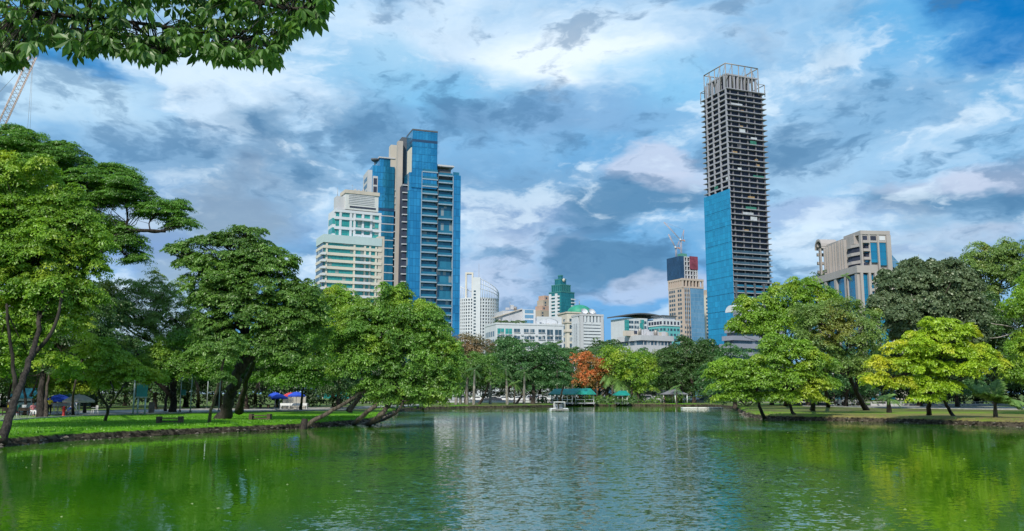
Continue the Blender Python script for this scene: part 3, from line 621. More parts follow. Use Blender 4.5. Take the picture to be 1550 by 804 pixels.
# left face: dark recessed slot with balconies
B.box('side_slot', DARK, -2.2, .2, 1.2, Dp, -1, zt - 4); B.rep('side_balcony', LGREY, -2.8, .1, .6, 1.6, .5, [z for z in zfl[2:24]]); B.box('side_glass', BLUE2, -.2, .36, .2, 1.2, 2, zt - 3)
ox, oy, w, dd = B.sub(599.5, 601, 608.5, 300, 438); B.box('concrete_fin', wallmat('fin render', (.42, .37, .34)), ox, ox + w, oy, oy + 3.5, -1, B.z(604, 213, 438)); cx0, cy0, cw, _ = B.sub(589, 590, 600, 300, 456); B.box('core_top', BEIGE, cx0, cx0 + cw, cy0, cy0 + 5, zt - 12, B.z(597, 219, 456)); B.box('core_top', DGREY, ox + w, ox + w + 3, oy + 3, oy + 14, zt - 10, B.z(615, 206, 440))
B.box('slanted_link', TAN, ox + w, ox + w + 1.6, oy + 1, oy + 12, -1, B.z(612, 352, 440))
ox, oy, w, dd = B.sub(556.5, 563, 596.5, 300, 452); zt2 = B.z(563, 250, 452)
B.box('wing', BLUE, ox, ox + w, oy, oy + 16, -1, zt2); B.box('wing_top', BLUE, ox + 4, ox + w, oy + 1, oy + 13, zt2, zt2 + 4.6); B.box('coping', LGREY, ox + 3.4, ox + w + .2, oy + .3, oy + 14, zt2 + 4.6, zt2 + 5.3)
B.box('side_wall', LGREY, ox - 2.3, ox - .02, oy + 1, oy + 15, -1, zt2 - 2.5); B.rep('side_window', DGL, ox - 2.36, ox - 2.31, oy + 3, oy + 12, 2.2, [zt2 - 8 - pt * i for i in range(20)])
B.rep('stone_band', LGREY, ox - .1, ox + w + .05, oy - .15, oy + 1, .45, [B.z(575, 326, 452) - pt * 1.15 * i for i in range(14)]); B.box('dark_band', NAVY, ox - .06, ox + w + .04, oy - .1, oy + 1, B.z(575, 318, 452), B.z(575, 314, 452))
B.box('corner_loggia', LGREY, ox + .2, ox + 2.9, oy - .2, oy + 1, zt2 - 16, zt2 - 6); B.rep('loggia_opening', DARK, ox + .6, ox + 2.5, oy - .26, oy - .22, 3.6, [zt2 - 15.4, zt2 - 10.8])
B.rep('link_balcony', LGREY, ox + w, ox + w + 2.6, oy + .2, oy + 2, .5, [z for z in zfl[1:30]]); B.box('link_slot', DARK, ox + w + .02, ox + w + 2.4, oy + 1.2, oy + 9, -1, zt2 - 3)
md = MB().lathe([(0, 0), (1.2, .1), (2.0, .7), (2.3, 1.5), (1.9, 1.2), (0, .6)], 14, (ox + 1.5, oy + 2)); o_ = md.build('roof_dish', DGREY, B.root); o_.location = (0, 0, zt2 + 2.5); MB().box(ox + 1.2, ox + 1.8, oy + 1.7, oy + 2.3, zt2, zt2 + 2.6).build('dish_post', DGREY, B.root)

# stepped white block with green glass
B = Bld('stepped_block', 'cream stepped apartment block with green ribbon windows beside the blue tower', 'apartment block', 370, 481.5, 488, 577, 420, 64)
z1 = B.z(488, 354); Wd, Dp = B.W, B.D + 6; xb = B.xfront(537); xm = B.xfront(560)
B.box('glazing', TEALG, .6, Wd - .8, .7, Dp - .5, -1, z1 - 3); B.box('roof_parapet', wallmat('glazed parapet', (.42, .52, .54), streak=.1), 0, Wd, 0, Dp, z1 - 3.6, z1); B.box('side_wall', CREAM, 2, Wd - 2, Dp - .5, Dp, -1, z1 - 3.6)
ph = (B.z(500, 371) - B.z(500, 434)) / 6
zb = [B.z(488, 371) - 1.15 - ph * i for i in range(1, 12)]
zb = [z for z in zb if z > 1]
B.rep('floor_band', CREAM, 0, Wd, 0, Dp, 1.25, [zb[0] + ph] + zb); B.rep('balcony', WHITE, xb, xm, -1.1, .1, 1.0, zb); B.rep('balcony', WHITE, -.9, 1.2, -.6, 3, .9, zb)
B.cols('pier', CREAM, .8, .9, -1, z1 - 4, [(xb - .2, .62), (xb + 4.6, .62), (xm, .62), (Wd - 2.5, .62), (1.6, .62), (1.2, Dp - 3)]); B.box('end_wall', BEIGE, Wd - 1.6, Wd + 1.2, .25, Dp - 4, -1, z1 + 1); B.box('side_glazing', DGL, .1, .56, .8, Dp - 1, -1, z1 - 4)
ox, oy, w, dd = B.sub(501.5, 507, 577.5, 330, 376); z2 = B.z(515, 315, 376); pu = (z2 - z1) / 3.0
B.box('upper_glazing', TEALG, ox + .6, ox + w - .6, oy + .6, oy + 11, z1, z2 - 1.2); B.rep('floor_band', WHITE, ox, ox + w, oy, oy + 12, 1.25, [z1 + pu * .85 - .2, z1 + pu * 1.9 - .2, z2 - 1.6]); B.rep('balcony', WHITE, ox + w * .42, ox + w * .78, oy - .9, oy, 1.0, [z1 + .6, z1 + pu * .85 + .1, z1 + pu * 1.9])
B.cols('pier', WHITE, 1.0, .8, z1, z2 - 1, [(ox + x, oy + .5) for x in (w * .12, w * .34, w * .42, w * .60, w * .78, w - .6)]); B.box('corner_bay', WHITE, ox - .8, ox + .9, oy + 1, oy + 9, z1, z2 - 2)
for k in range(2): B.box('corner_window', TEALG, ox - .86, ox + .5, oy + .94, oy + 8, z1 + 1.5 + k * pu, z1 + 4.2 + k * pu)
ox2, oy2, w2, dd = B.sub(519, 523, 573, 300, 378); z3 = B.z(523, 287, 378)
B.box('plant_room', wallmat('plant room', (.58, .58, .58), streak=.15), ox2, ox2 + w2, oy2, oy2 + 8, z2, z3 - 1.6); B.box('coping', BEIGE, ox2 - .4, ox2 + w2 + .4, oy2 - .4, oy2 + 8.4, z3 - 1.6, z3)
for k in range(6): B.box('louvre', LGREY, ox2 + 1.5, ox2 + w2 - 2, oy2 - .18, oy2 - .02, z2 + 2.6 + k * .8, z2 + 3.0 + k * .8)
B.rep('vent', DARK, ox2 + 2, ox2 + w2 - 1.2, oy2 - .12, oy2 - .03, .8, [z2 + .9]); B.box('lift_tower', LGREY, ox + .8, ox + 4.6, oy + 1.2, oy + 6, z2, B.z(512, 297, 378)); CL1 = ('stepped_block', (ox2 + 1, ox2 + w2 - 2, oy2 + 1, oy2 + 6, z3, 5)); MB().tube([(ox + 1.6, oy + 3, z2 + 5), (ox + 1.6, oy + 3, B.z(512, 282, 378))], [.12, .04], 5).build('antenna', STEEL, B.root)

# round white condominium
Yc = 800; c0 = at(722, 600, Yc); root = empty('round_tower', (c0.x, Yc + 20, LAND)); tag(root, 'white curved condominium tower with an open crown screen and a mast', 'apartment tower')
zr0 = at(725, 452, Yc).z - LAND; Rr_ = 19.5
def ringpts(r, a0_, a1_, n_=28): return [(r * math.cos(a), r * math.sin(a)) for a in lin(a0_, a1_, n_)]
circ = [(Rr_ * math.cos(2 * math.pi * i / 40), Rr_ * math.sin(2 * math.pi * i / 40)) for i in range(40)]
inn = [(x * .955, y * .955) for x, y in circ]
MB().prism(inn, -1, zr0).build('glazing', DGL, root)
me = MB().prism(circ, 0, 1.2).mesh('floor_band')
nfl = 0; z = zr0
while z > 4 and nfl < 32: link('floor_band', me, WHITE, root, (0, 0, z)); z -= 3.05; nfl += 1
pm = MB().box(-.6, .6, -.4, .45, 0, zr0).mesh('pier')
for k in range(22):
    a = math.pi * (1 + (k + .5) / 22); o_ = link('pier', pm, WHITE, root, (Rr_ * .985 * math.cos(a), Rr_ * .985 * math.sin(a), 0)); o_.rotation_euler = (0, 0, a + math.pi / 2)
MB().box(-5, 2.6, -Rr_ - 1.2, -Rr_ + 4, 0, at(726, 420, Yc).z - LAND).build('stair_core', WHITE, root)
for k in range(26): MB().box(-3.6, -1.6, -Rr_ - 1.25, -Rr_ - 1.18, zr0 + 6 - k * 3.05, zr0 + 7.6 - k * 3.05).build('core_window', DGL, root)
cs_ = MB()
for k in range(15):
    a = math.pi * (1.5 + .52 * k / 14); p = (Rr_ * math.cos(a), Rr_ * math.sin(a)); h = (at(728, 420, Yc).z - LAND) * (1 - k / 14) + (at(750, 443, Yc).z - LAND) * k / 14
    cs_.tube([(*p, zr0), (*p, h)], .32, 4)
for zo in (0, 5, 10): cs_.tube([(Rr_ * math.cos(math.pi * (1.5 + .52 * k / 14)), Rr_ * math.sin(math.pi * (1.5 + .52 * k / 14)), ((at(728, 420, Yc).z) * (1 - k / 14) + at(750, 443, Yc).z * k / 14) - LAND - zo * (1 - k / 20)) for k in range(15)], .4, 4)
cs_.build('crown_screen', WHITE, root)
cs_ = MB()
for k in range(7): x = -Rr_ + 1 + k * 2.2; zz_ = (at(700, 430, Yc).z - LAND); cs_.tube([(x, -9, zr0), (x, -9, zz_ - k * .8)], .3, 4)
cs_.tube([(-Rr_ + 1, -9, at(700, 431, Yc).z - LAND), (-5, -9, at(700, 434, Yc).z - LAND - 4)], .35, 4); cs_.build('roof_pergola', WHITE, root)
zp = at(718, 411, Yc).z - LAND; fm = MB().box(-12, -4.5, -14, -8, zp - 1.4, zp); fm.box(-12, -10.6, -14, -8, zr0, zp - 1.4).box(-5.9, -4.5, -14, -8, zr0, zp - 1.4); fm.build('roof_portal', CREAM, root)
MB().tube([(1.0, -16, zr0), (1.0, -16, at(722, 398, Yc).z - LAND)], [.3, .12], 5).build('mast', STEEL, root)

# low white block
B = Bld('office_block', 'low white office block with a roof garden and a recessed arch terrace', 'office block', 330, 734, 751, 853, 500, 72)
zt = B.z(751, 491); B.box('wall', WHITE, 0, B.W, 0, B.D, -1, zt); B.box('parapet', WHITE, -.15, B.W + .15, -.15, B.D, zt, zt + .7)
for row, (ya, yb) in enumerate(((497, 505.5), (508, 512.5), (520, 525))):
    za, zb_ = B.z(760, yb), B.z(760, ya)
    for xa, xb_ in ((753, 763), (765, 775), (778, 787), (793, 800.5), (802, 809), (815, 825), (828, 837), (840, 850)):
        tall = row == 0 and (xa < 770 or xa > 826)
        x0, x1 = B.xfront(xa, 500), B.xfront(xb_, 500); zz0 = za if (tall or row) else za + (zb_ - za) * .4
        fo = B.box('window', DGL if row or xa > 770 else TEALG, x0, x1, -.06, .3, zz0, zb_); MB().box(x0 - .1, x1 + .1, -.30, -.02, zz0 - .22, zz0 - .02).build('sill', LGREY, fo); MB().box((x0 + x1) / 2 - .05, (x0 + x1) / 2 + .05, -.10, -.065, zz0, zb_).build('mullion', LGREY, fo)
for k in range(5):
    for zq in (0, 3.2): B.box('side_window', DGL, -.06, .2, 2.5 + k * B.D / 6, 4 + k * B.D / 6, zt - 4.4 - zq, zt - 2.4 - zq)
xa, xb_ = B.xfront(761, 480, 5), B.xfront(808, 480, 5); z2 = B.z(780, 468); B.box('upper_block', LGREY, xa, xb_, 5, 16, zt, z2); B.box('stair_tower', WHITE, xb_ - 5, xb_ + .1, 3.2, 14, zt, z2 + .6)
for k in range(3): B.box('stair_glazing', SKYG, xb_ - 4.4, xb_ - .8, 3.12, 3.18, zt + 1 + k * 2.0, zt + 2.3 + k * 2.0)
rs = MB().add([(xa - 1, 4.4, z2 - 2.2), (xb_ - 5, 4.4, z2 + .7), (xb_ - 5, 16.5, z2 + .7), (xa - 1, 16.5, z2 - 2.2), (xa - 1, 4.4, z2 - 1.8), (xb_ - 5, 4.4, z2 + 1.1), (xb_ - 5, 16.5, z2 + 1.1), (xa - 1, 16.5, z2 - 1.8)], [(0, 3, 2, 1), (4, 5, 6, 7), (0, 1, 5, 4), (1, 2, 6, 5), (2, 3, 7, 6), (3, 0, 4, 7)]); rs.build('roof', BEIGE, B.root)
xc_, xd = B.xfront(815, 480, 1), B.xfront(846, 480, 1); z3 = B.z(840, 477); B.box('terrace_wall', WHITE, xb_ + .1, xd + 1, 6, 12, zt, z3)
ah = z3 - zt; pts = []
for k in range(13): a = math.pi * k / 12; pts.append((xc_ + (xd - xc_) * .5 - math.cos(a) * (xd - xc_) * .46, zt + ah * .35 + math.sin(a) * ah * .45))
mb = MB(); 
for i in range(12):
    (xa_, za), (xb2, zb2) = pts[i], pts[i + 1]; mb.add([(xa_, .6, za), (xb2, .6, zb2), (xb2, .6, z3), (xa_, .6, z3), (xa_, 1.6, za), (xb2, 1.6, zb2), (xb2, 1.6, z3), (xa_, 1.6, z3)], [(0, 1, 2, 3), (7, 6, 5, 4), (0, 4, 5, 1), (3, 2, 6, 7)])
mb.box(xc_ - .6, pts[0][0], .6, 1.6, zt, z3).box(pts[-1][0], xd + 1, .6, 1.6, zt, z3); mb.build('arch_screen', WHITE, B.root)
for k in range(3): B.box('planter', BEIGE, xc_ + 1 + k * 2.6, xc_ + 2.8 + k * 2.6, 2, 3, zt, zt + 1.0)
CLUT = [CL1, ('office_block', (1, B.W - 2, 1, 4, zt + .1, 7)), ('office_block', (xa + 1, xb_ - 6, 6, 12, z2 + .6, 5))]
for k in range(9): B.box('air_conditioner', LGREY, 1.2 + k * B.W / 9.4, 2.0 + k * B.W / 9.4, -.42, -.01, B.z(760, 507.4), B.z(760, 507.4) + .55)
C_ = np.array([[rng.uniform(.3, xa + 8), rng.uniform(.2, 3), zt + rng.uniform(.6, 1.6)] for _ in range(60)])
V, Fq, T = leaves(C_, np.full(60, .8), np.tile([0, -.3, .8], (60, 1)), 30, .45); link('roof_garden', fast_mesh('roof_garden', V, Fq, 4, T), L['dark'], B.root)

# teal stepped tower and the pink block beside it
B = Bld('teal_tower', 'teal glass tower with stepped top and white striped flank', 'skyscraper', 900, 831, 849, 869.5, 460, 50)
def tier(x0, x1, y0, y1, za, zb, mat, nm='tier'): return B.box(nm, mat, x0, x1, y0, y1, za, zb)
Wd, Dp = B.W, B.D; za = B.z(850, 441); zb1 = B.z(850, 430); zc1 = B.z(850, 421); zd = B.z(850, 415)
tier(0, Wd, 0, Dp, -1, za, GREENG, 'body'); tier(2, Wd - 4, 1.5, Dp - 2, za, zb1, GREENG); tier(4, Wd - 8, 4, Dp - 5, zb1, zc1, GREENG); tier(6, Wd - 11, 6, Dp - 8, zc1, zd, GREENG)
for (x0, x1, y0, y1, zq) in ((-.3, Wd + .3, -.3, Dp + .3, za), (1.8, Wd - 3.8, 1.2, Dp - 1.8, zb1), (3.8, Wd - 7.8, 3.8, Dp - 4.8, zc1), (5.8, Wd - 10.8, 5.8, Dp - 7.8, zd)): B.box('ledge', wallmat('teal ledge', (.05, .20, .20)), x0, x1, y0, y1, zq - .8, zq + .3)
B.rep('white_band', WHITE, -1.0, 3, 1.5, Dp - 3, 1.7, [za - 6 - 3.6 * i for i in range(24)]); B.rep('balcony_band', WHITE, Wd - 5, Wd + 1, -1, 6, 1.2, [za - 8 - 3.6 * i for i in range(24)]); B.cols('pier', WHITE, 1.2, 3.0, 0, za - 2, [(-.9, 6), (-.9, Dp - 3)])
B.cols('fin', wallmat('teal fin', (.04, .17, .17)), .9, .9, za, zb1, [(x, 1.4) for x in lin(3, Wd - 5, 6)] + [(1.9, y) for y in lin(3, Dp - 3, 5)])
MB().lathe([(0, 0), (2, 0), (2, .4), (0, .4)], 16).build('roof_emblem', CREAM, B.root, (Wd * .4, 3.6, zb1 + 5)).rotation_euler = (R(90), 0, 0)
B = Bld('pink_apartments', 'stepped pink apartment block just left of the teal tower', 'apartment block', 980, 817, 826, 837, 465, 55)
for k, (x0, py) in enumerate(((0, 470), (.25, 463), (.5, 454), (.7, 447))):
    B.box('block', PINK if k % 2 else TAN, B.W * (x0 - .7), B.W * 1.1, B.D * x0 * .3, B.D * 1.2, -1, B.z(826, py))
    B.rep('window', DGL, B.W * (x0 - .7) + 2, B.W * (x0 - .7) + 4, B.D * x0 * .3 - .1, B.D * x0 * .3 + .2, 2, [B.z(826, py) - 4 - 3.4 * i for i in range(8)])

# hotel with green dome
B = Bld('domed_hall', 'beige building with a round green dome beside the striped block', 'domed building', 470, 850.5, 858, 893, 500, 72)
zt = B.z(858, 474); B.box('wall', CREAM, 0, B.W, 0, B.D + 6, -1, zt); B.rep('cornice', BEIGE, -.4, B.W + .4, -.4, B.D + 6.4, .8, [zt, B.z(858, 489), B.z(858, 503)])
for k in range(2):
    for j in range(7): B.box('window', DGL, 1.6 + 4.2 * k, 3.4 + 4.2 * k, -.06, .3, zt - 5.2 - j * 3.4, zt - 3.0 - j * 3.4)
for j in range(7): B.box('window', DGL, -.06, .3, 3, 5, zt - 5.2 - j * 3.4, zt - 3.0 - j * 3.4)
DOME = plain('green copper', (.03, .26, .17), .55, .1, .2, .4); cx_ = B.xfront(877, 470, 7); rd = (B.xfront(894, 470, 7) - B.xfront(859, 470, 7)) / 2; hd = (B.z(877, 463) - B.z(877, 476))
MB().lathe([(rd * 1.03, -1.5), (rd * 1.03, 0)] + [(rd * math.cos(a), hd * math.sin(a)) for a in lin(0, R(88), 9)], 28).build('dome', DOME, B.root, (cx_, 7, zt + .8)); MB().tube([(cx_, 7, zt + hd), (cx_, 7, zt + hd + 3)], .2, 5).build('finial', STEEL, B.root)
B = Bld('striped_block', 'white office block with dark horizontal window stripes in front of green dome', 'office block', 420, 865.5, 879, 913.5, 500, 70)
zt = B.z(879, 475); B.box('glazing', DGL, .5, B.W - .5, .5, B.D, -1, zt - .5); zq = B.z(879, 488); pz = (zq - B.z(879, 522)) / 7
B.rep('floor_band', WHITE, 0, B.W, 0, B.D + .2, pz * .72, [zq - pz * .6 - i * pz for i in range(16)]); B.box('roof_slab', LGREY, -.2, B.W + .2, -.2, B.D + .4, zt - .9, zt)
B.cols('pier', WHITE, 1.1, 1.0, zq - pz * .2, zt - .8, [(x, .5) for x in lin(.7, B.W - .7, 7)] + [(.5, y) for y in lin(3.5, B.D - .5, 6)]); B.cols('corner_pier', LGREY, 1.6, 1.6, -1, zt - 1, [(.7, .7), (B.W - .7, .7)])
B.cols('side_pier', WHITE, .7, 2.6, -1, zq - pz * .2, [(.32, y) for y in lin(3.5, B.D - 2, 6)])
B.box('side_wing', wallmat('blue grey wall', (.28, .36, .44)), B.W + .1, B.W + 1.8, 3, B.D, -1, zt - 2.2)
CLUT.append(('striped_block', (1, B.W - 2, 1.5, 8, zt, 7)))
for dx in (3, 7): md = MB().lathe([(0, 0), (1.4, .5), (1.8, 1.6)], 14); q = md.build('satellite_dish', WHITE, B.root, (dx, 3, zt + .6)); q.rotation_euler = (R(50), 0, 0); B.box('dish_post', STEEL, dx - .1, dx + .1, 3, 3.2, zt, zt + .7)

# three low buildings in the middle distance
B = Bld('curved_roof_block', 'white and green block under a dark overhanging curved roof', 'office block', 600, 944, 949, 980, 490, 66)
zt = B.z(949, 481); Wd = B.W; B.box('wall', WHITE, 0, Wd, 0, 22, -1, zt); rf = MB()
prf = [(x, zt + 1.2 + 1.6 * math.sin(math.pi * f)) for f in lin(0, 1, 9) for x in (-2 + (Wd + 14) * f,)]
for i in range(8): (xa, za), (xb_, zb_) = prf[i], prf[i + 1]; rf.add([(xa, -2, za), (xb_, -2, zb_), (xb_, 24, zb_), (xa, 24, za), (xa, -2, za + .9), (xb_, -2, zb_ + .9), (xb_, 24, zb_ + .9), (xa, 24, za + .9)], [(0, 3, 2, 1), (4, 5, 6, 7), (0, 1, 5, 4), (2, 3, 7, 6), (1, 2, 6, 5), (3, 0, 4, 7)])
rf.build('roof', DGREY, B.root); B.box('glass_bay', TEALG, Wd * .62, Wd * .82, -.35, .3, 0, zt - 1); B.box('glass_bay', TEALG, -.2, 1.5, -.2, 3, 0, zt - 1.5); B.box('link_wing', SKYG, Wd, Wd + 8, 4, 18, -1, zt - .2); B.box('rear_wing', WHITE, Wd + 8, Wd + 24, 3, 18, -1, zt - 3)
for i, f in enumerate((.14, .26, .40, .52, .9)):
    for j in range(6): B.box('window', DGL, Wd * f - .9, Wd * f + .9, -.06, .3, zt - 4 - j * 3.4, zt - 2 - j * 3.4)
for i in range(5):
    for j in range(3): B.box('window', DGL, Wd + 9.5 + i * 3, Wd + 11 + i * 3, 2.94, 3.3, zt - 7 - j * 3.4, zt - 5.2 - j * 3.4)
B = Bld('teal_grid_block', 'low teal block with a grid of square windows under a grey crown', 'office block', 520, 982, 1003, 1029, 495, 60)
zt = B.z(1003, 493); Wd, Dp = B.W, B.D; B.box('wall', wallmat('teal tiles', (.12, .40, .42), streak=.1), 0, Wd, 0, Dp, -1, zt); B.box('crown', WHITE, -.3, Wd + .3, -.3, Dp + .3, zt, zt + 3.6); B.box('attic', LGREY, 2, Wd - 2, 2, Dp - 2, zt + 3.6, zt + 6); B.box('roof', DGREY, 1, Wd - 1, 1, Dp - 1, zt + 6, zt + 6.6)
for i in range(5):
    f = (i + .5) / 5
    for j in range(5): 
        z_ = zt - 3 - 3.1 * j
        B.box('window', DGL, Wd * f - .8, Wd * f + .8, -.05, .2, z_, z_ + 1.5); B.box('window', DGL, -.05, .2, Dp * f - 1, Dp * f + 1, z_, z_ + 1.5)
    B.box('window', DARK, Wd * f - .7, Wd * f + .7, -.36, -.25, zt + .8, zt + 2.8); B.box('window', DARK, -.36, -.25, Dp * f - 1, Dp * f + 1, zt + .8, zt + 2.8)
B = Bld('car_park_building', 'low grey building with a long dark window strip and set back upper storey', 'low building', 300, 934, 970, 1003, 510, 62)
zt = B.z(970, 507); zl = B.z(970, 515); Wd, Dp = B.W, B.D
B.box('upper_band', LGREY, 0, Wd + 5, 0, Dp, zl, zt); B.box('window_strip', DGL, .6, Wd + 4.5, .6, Dp - .5, zl - 1.6, zl); B.box('lower_band', LGREY, 0, Wd + 5, 0, Dp, zl - 4.5, zl - 1.6); B.box('ground_storey', DGREY, .8, Wd + 4, .8, Dp - 1, -1, zl - 4.5)
B.box('upper_storey', BEIGE, -2, Wd + 7, 6, Dp * .55, zt, B.z(975, 499)); B.box('stair_house', LGREY, 4, Wd * .7, 4, 9, zt, B.z(975, 497)); B.rep('window', DARK, 1.5, 2.8, 5.9, 6.2, 1.1, [zt + .8]); CLUT.append(('car_park_building', (0, Wd + 4, 1, 4, zt, 9)))
B.cols('mullion', LGREY, .2, .3, zl - 1.6, zl, [(x, .55) for x in lin(1.5, Wd + 4, 9)])

# tan tower with navy top and two cranes
B = Bld('tan_tower', 'tan and glass tower with a dark blue unfinished top carrying cranes', 'skyscraper', 760, 1012.5, 1034, 1066, 470, 64)
zt = B.z(1034, 424); Wd, Dp = B.W, B.D; zc_ = B.z(1034, 434); SAND = wallmat('sandstone panels', (.48, .39, .34), streak=.1)
B.box('curtain_wall', SKYG, 1.5, Wd, 0, Dp - .5, -1, zc_); B.box('stone_flank', SAND, 0, 1.5, .3, Dp, -1, zc_); B.box('stone_corner', SAND, .2, 5, -.5, 1, -1, B.z(1034, 490))
for i in range(6):
    y = Dp * (.08 + .15 * i)
    if i == 2: continue
    B.rep('window', DGL, -.12, .2, y, y + 2.2, 2.2, [zc_ - 4.4 - 4.0 * j for j in range(17)])
for i in range(3): B.rep('window', DGL, 1.0 + i * 2.6, 2.4 + i * 2.6, -.62, -.4, 2.0, [B.z(1034, 490) - 4.4 - 4.0 * j for j in range(4)])
B.rep('window_band', DGL, 1.8, 7.5, -.15, .2, 2.1, [zc_ - 4.4 - 4.0 * j for j in range(16)]); B.cols('pier', SAND, .6, .5, -1, zc_, [(1.6, -.2), (3.7, -.25), (5.6, -.25), (7.7, -.2)])
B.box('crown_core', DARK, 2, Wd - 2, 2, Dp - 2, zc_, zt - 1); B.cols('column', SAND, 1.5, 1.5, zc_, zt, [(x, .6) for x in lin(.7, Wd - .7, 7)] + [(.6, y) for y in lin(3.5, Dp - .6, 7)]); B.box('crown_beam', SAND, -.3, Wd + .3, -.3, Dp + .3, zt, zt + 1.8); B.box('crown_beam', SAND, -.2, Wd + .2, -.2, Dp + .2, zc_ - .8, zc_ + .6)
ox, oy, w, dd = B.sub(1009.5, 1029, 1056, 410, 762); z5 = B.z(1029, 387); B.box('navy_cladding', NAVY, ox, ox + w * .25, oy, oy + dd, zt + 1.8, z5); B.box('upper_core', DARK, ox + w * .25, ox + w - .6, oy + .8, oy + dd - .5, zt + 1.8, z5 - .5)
nn = int((z5 - zt) / 4.1); B.rep('floor_slab', LGREY, ox + w * .25, ox + w, oy - .1, oy + dd, .9, [z5 - .9 - 4.1 * j for j in range(nn)]); B.cols('column', LGREY, 1.0, 1.0, zt + 1.8, z5, [(ox + w * f, oy + .4) for f in (.27, .42, .58, .74, .88, .98)]); B.box('red_screen', plain('red site screen', (.20, .045, .075), .8, 0, .3, .3), ox + w * .55, ox + w + .2, oy - .5, oy - .2, B.z(1045, 406), B.z(1045, 386)); B.box('scaffold_net', plain('green net', (.08, .25, .2)), ox + w * .2, ox + w * .5, oy + 2, oy + 8, z5, z5 + 3)
tanB = B; crane_base = [(B.root.matrix_basis @ Vector((ox + w * .05, oy + 6, z5))), (B.root.matrix_basis @ Vector((ox + w * .42, oy + 8, z5)))]
def lattice(mb, a, b_, w, seg, r):
    a, b_ = Vector(a), Vector(b_); t = (b_ - a).normalized(); u = t.orthogonal().normalized(); v = t.cross(u); cs = [(u + v) * w / 2, (u - v) * w / 2, (-u - v) * w / 2, (-u + v) * w / 2]
    for c in cs: mb.tube([a + c, b_ + c], r, 4)
    for i in range(seg):
        p, q = a.lerp(b_, i / seg), a.lerp(b_, (i + 1) / seg)
        for k in range(4): mb.tube([p + cs[k], q + cs[(k + 1) % 4]], r * .6, 3, False)
CRW = plain('crane paint', (.50, .38, .34), .5); CRR = plain('crane red', (.40, .24, .20), .5)
for i, (bp, hgt_, jx, jz, lab) in enumerate(((crane_base[0], 11, -9, 18, 'shorter luffing crane on the left of the tan tower roof'), (crane_base[1], 22, -21, 24, 'taller luffing crane with a long raised jib on the tan tower roof'))):
    c = empty('tower_crane', bp); c.scale = (.72,) * 3; tag(c, lab, 'crane', 'cranes on the tan tower')
    m_ = MB(); lattice(m_, (0, 0, 0), (0, 0, hgt_), 1.4, 8, .15); m_.build('mast', CRW, c); m_ = MB().box(-1.8, 5, -1, 1, hgt_, hgt_ + 1.2).box(3.4, 5, -1.2, 1.2, hgt_ - 1.0, hgt_); m_.build('machinery_deck', CRR, c); m_ = MB().box(-2.2, -.3, -2.4, -1.2, hgt_ + .3, hgt_ + 2.4); m_.build('cab', WHITE, c)
    m_ = MB(); lattice(m_, (-1, 0, hgt_ + 1.8), (jx, 0, hgt_ + jz), 1.0, 12, .13); m_.build('jib', CRW, c); m_ = MB(); m_.tube([(3, 0, hgt_ + 1.8), (4.2, 0, hgt_ + 9 + 5 * i)], .35, 4).tube([(0, 0, hgt_ + 1.8), (4.2, 0, hgt_ + 9 + 5 * i)], .3, 4); m_.tube([(4.2, 0, hgt_ + 9 + 5 * i), (jx, 0, hgt_ + jz)], .1, 3); m_.build('back_frame', CRR, c)
B = Bld('slim_apartments', 'slim pale apartment tower squeezed between the tan tower and netted skyscraper', 'apartment tower', 820, 1064.5, 1068, 1080, 480, 66)
zt = B.z(1068, 447); B.box('wall', CREAM, 0, B.W, 0, B.D + 8, -1, zt); B.box('lift_tower', TAN, 4, 9, 2, 8, zt, B.z(1071, 438))
for k, xx in enumerate((.12, .42, .72)): B.rep('window', DGL, B.W * xx, B.W * xx + 1.6, -.15, .2, 1.7, [zt - 4 - 3.4 * j for j in range(18)])

def clutter(B, x0, x1, y0, y1, z, k):
    for i in range(k):
        x, y = rng.uniform(x0, x1), rng.uniform(y0, y1); w_, h_ = rng.uniform(.8, 2.0), rng.uniform(.7, 1.8)
        if i % 4 == 3: MB().lathe([(0, 0), (w_ * .5, 0), (w_ * .5, h_ * 1.2), (.1, h_ * 1.45), (0, h_ * 1.45)], 12).build('water_tank', STEEL, B.root, (x, y, z))
        elif i % 4 == 2: MB().tube([(x, y, z), (x, y, z + h_ * 2.6)], .05, 4).tube([(x - .5, y, z + h_ * 2.2), (x + .5, y, z + h_ * 2.2)], .04, 4).build('antenna', STEEL, B.root)
        else: MB().box(x, x + w_, y, y + w_ * .8, z + .15, z + .15 + h_).box(x + .1, x + w_ - .1, y - .03, y, z + .3, z + h_).build('air_conditioner', LGREY, B.root)
def by(n_): return next(type('o', (), dict(root=o_)) for o_ in COL.objects if o_.name == n_)
for n_, a_ in CLUT: clutter(by(n_), *a_)
# terraced grey office in front of the netted skyscraper
B = Bld('terraced_office', 'grey terraced office stepping down leftwards below the netted skyscraper', 'office block', 300, 1086, 1118, 1185, 500, 64)
stp = [(471, 1121), (484, 1112), (497, 1108), (509, 1104), (521, 1100), (533, 1096), (545, 1092)]
for i, (py, px) in enumerate(stp):
    z1_ = B.z(px, py); x0 = B.xfront(px, py); hh = 2.75; TG = wallmat('violet grey panels', (.26, .27, .33), streak=.15) if i == 0 else TG
    B.box('terrace_band', TG, x0, B.W, -.3 - .5 * i, 4, z1_ - 1.55, z1_); B.box('glazing', DGL, x0 + .8, B.W - 1, .4 - .5 * i, 3.8, z1_ - 3.0, z1_ - 1.5)
B.box('podium', TG, B.xfront(1092, 545), B.W, -3.6, 4.2, -1, B.z(1092, 552))
mb = MB(); xa, xb_ = B.xfront(1123, 462), B.xfront(1150, 462); r_ = 1.9; z_ = B.z(1118, 470)
V = []; 
for k in range(9):
    a = math.pi * k / 8; V += [(xa, 6 - r_ * 1.6 * math.cos(a), z_ + r_ * 1.3 * math.sin(a)), (xb_, 6 - r_ * 1.6 * math.cos(a), z_ + r_ * 1.3 * math.sin(a) + .5)]
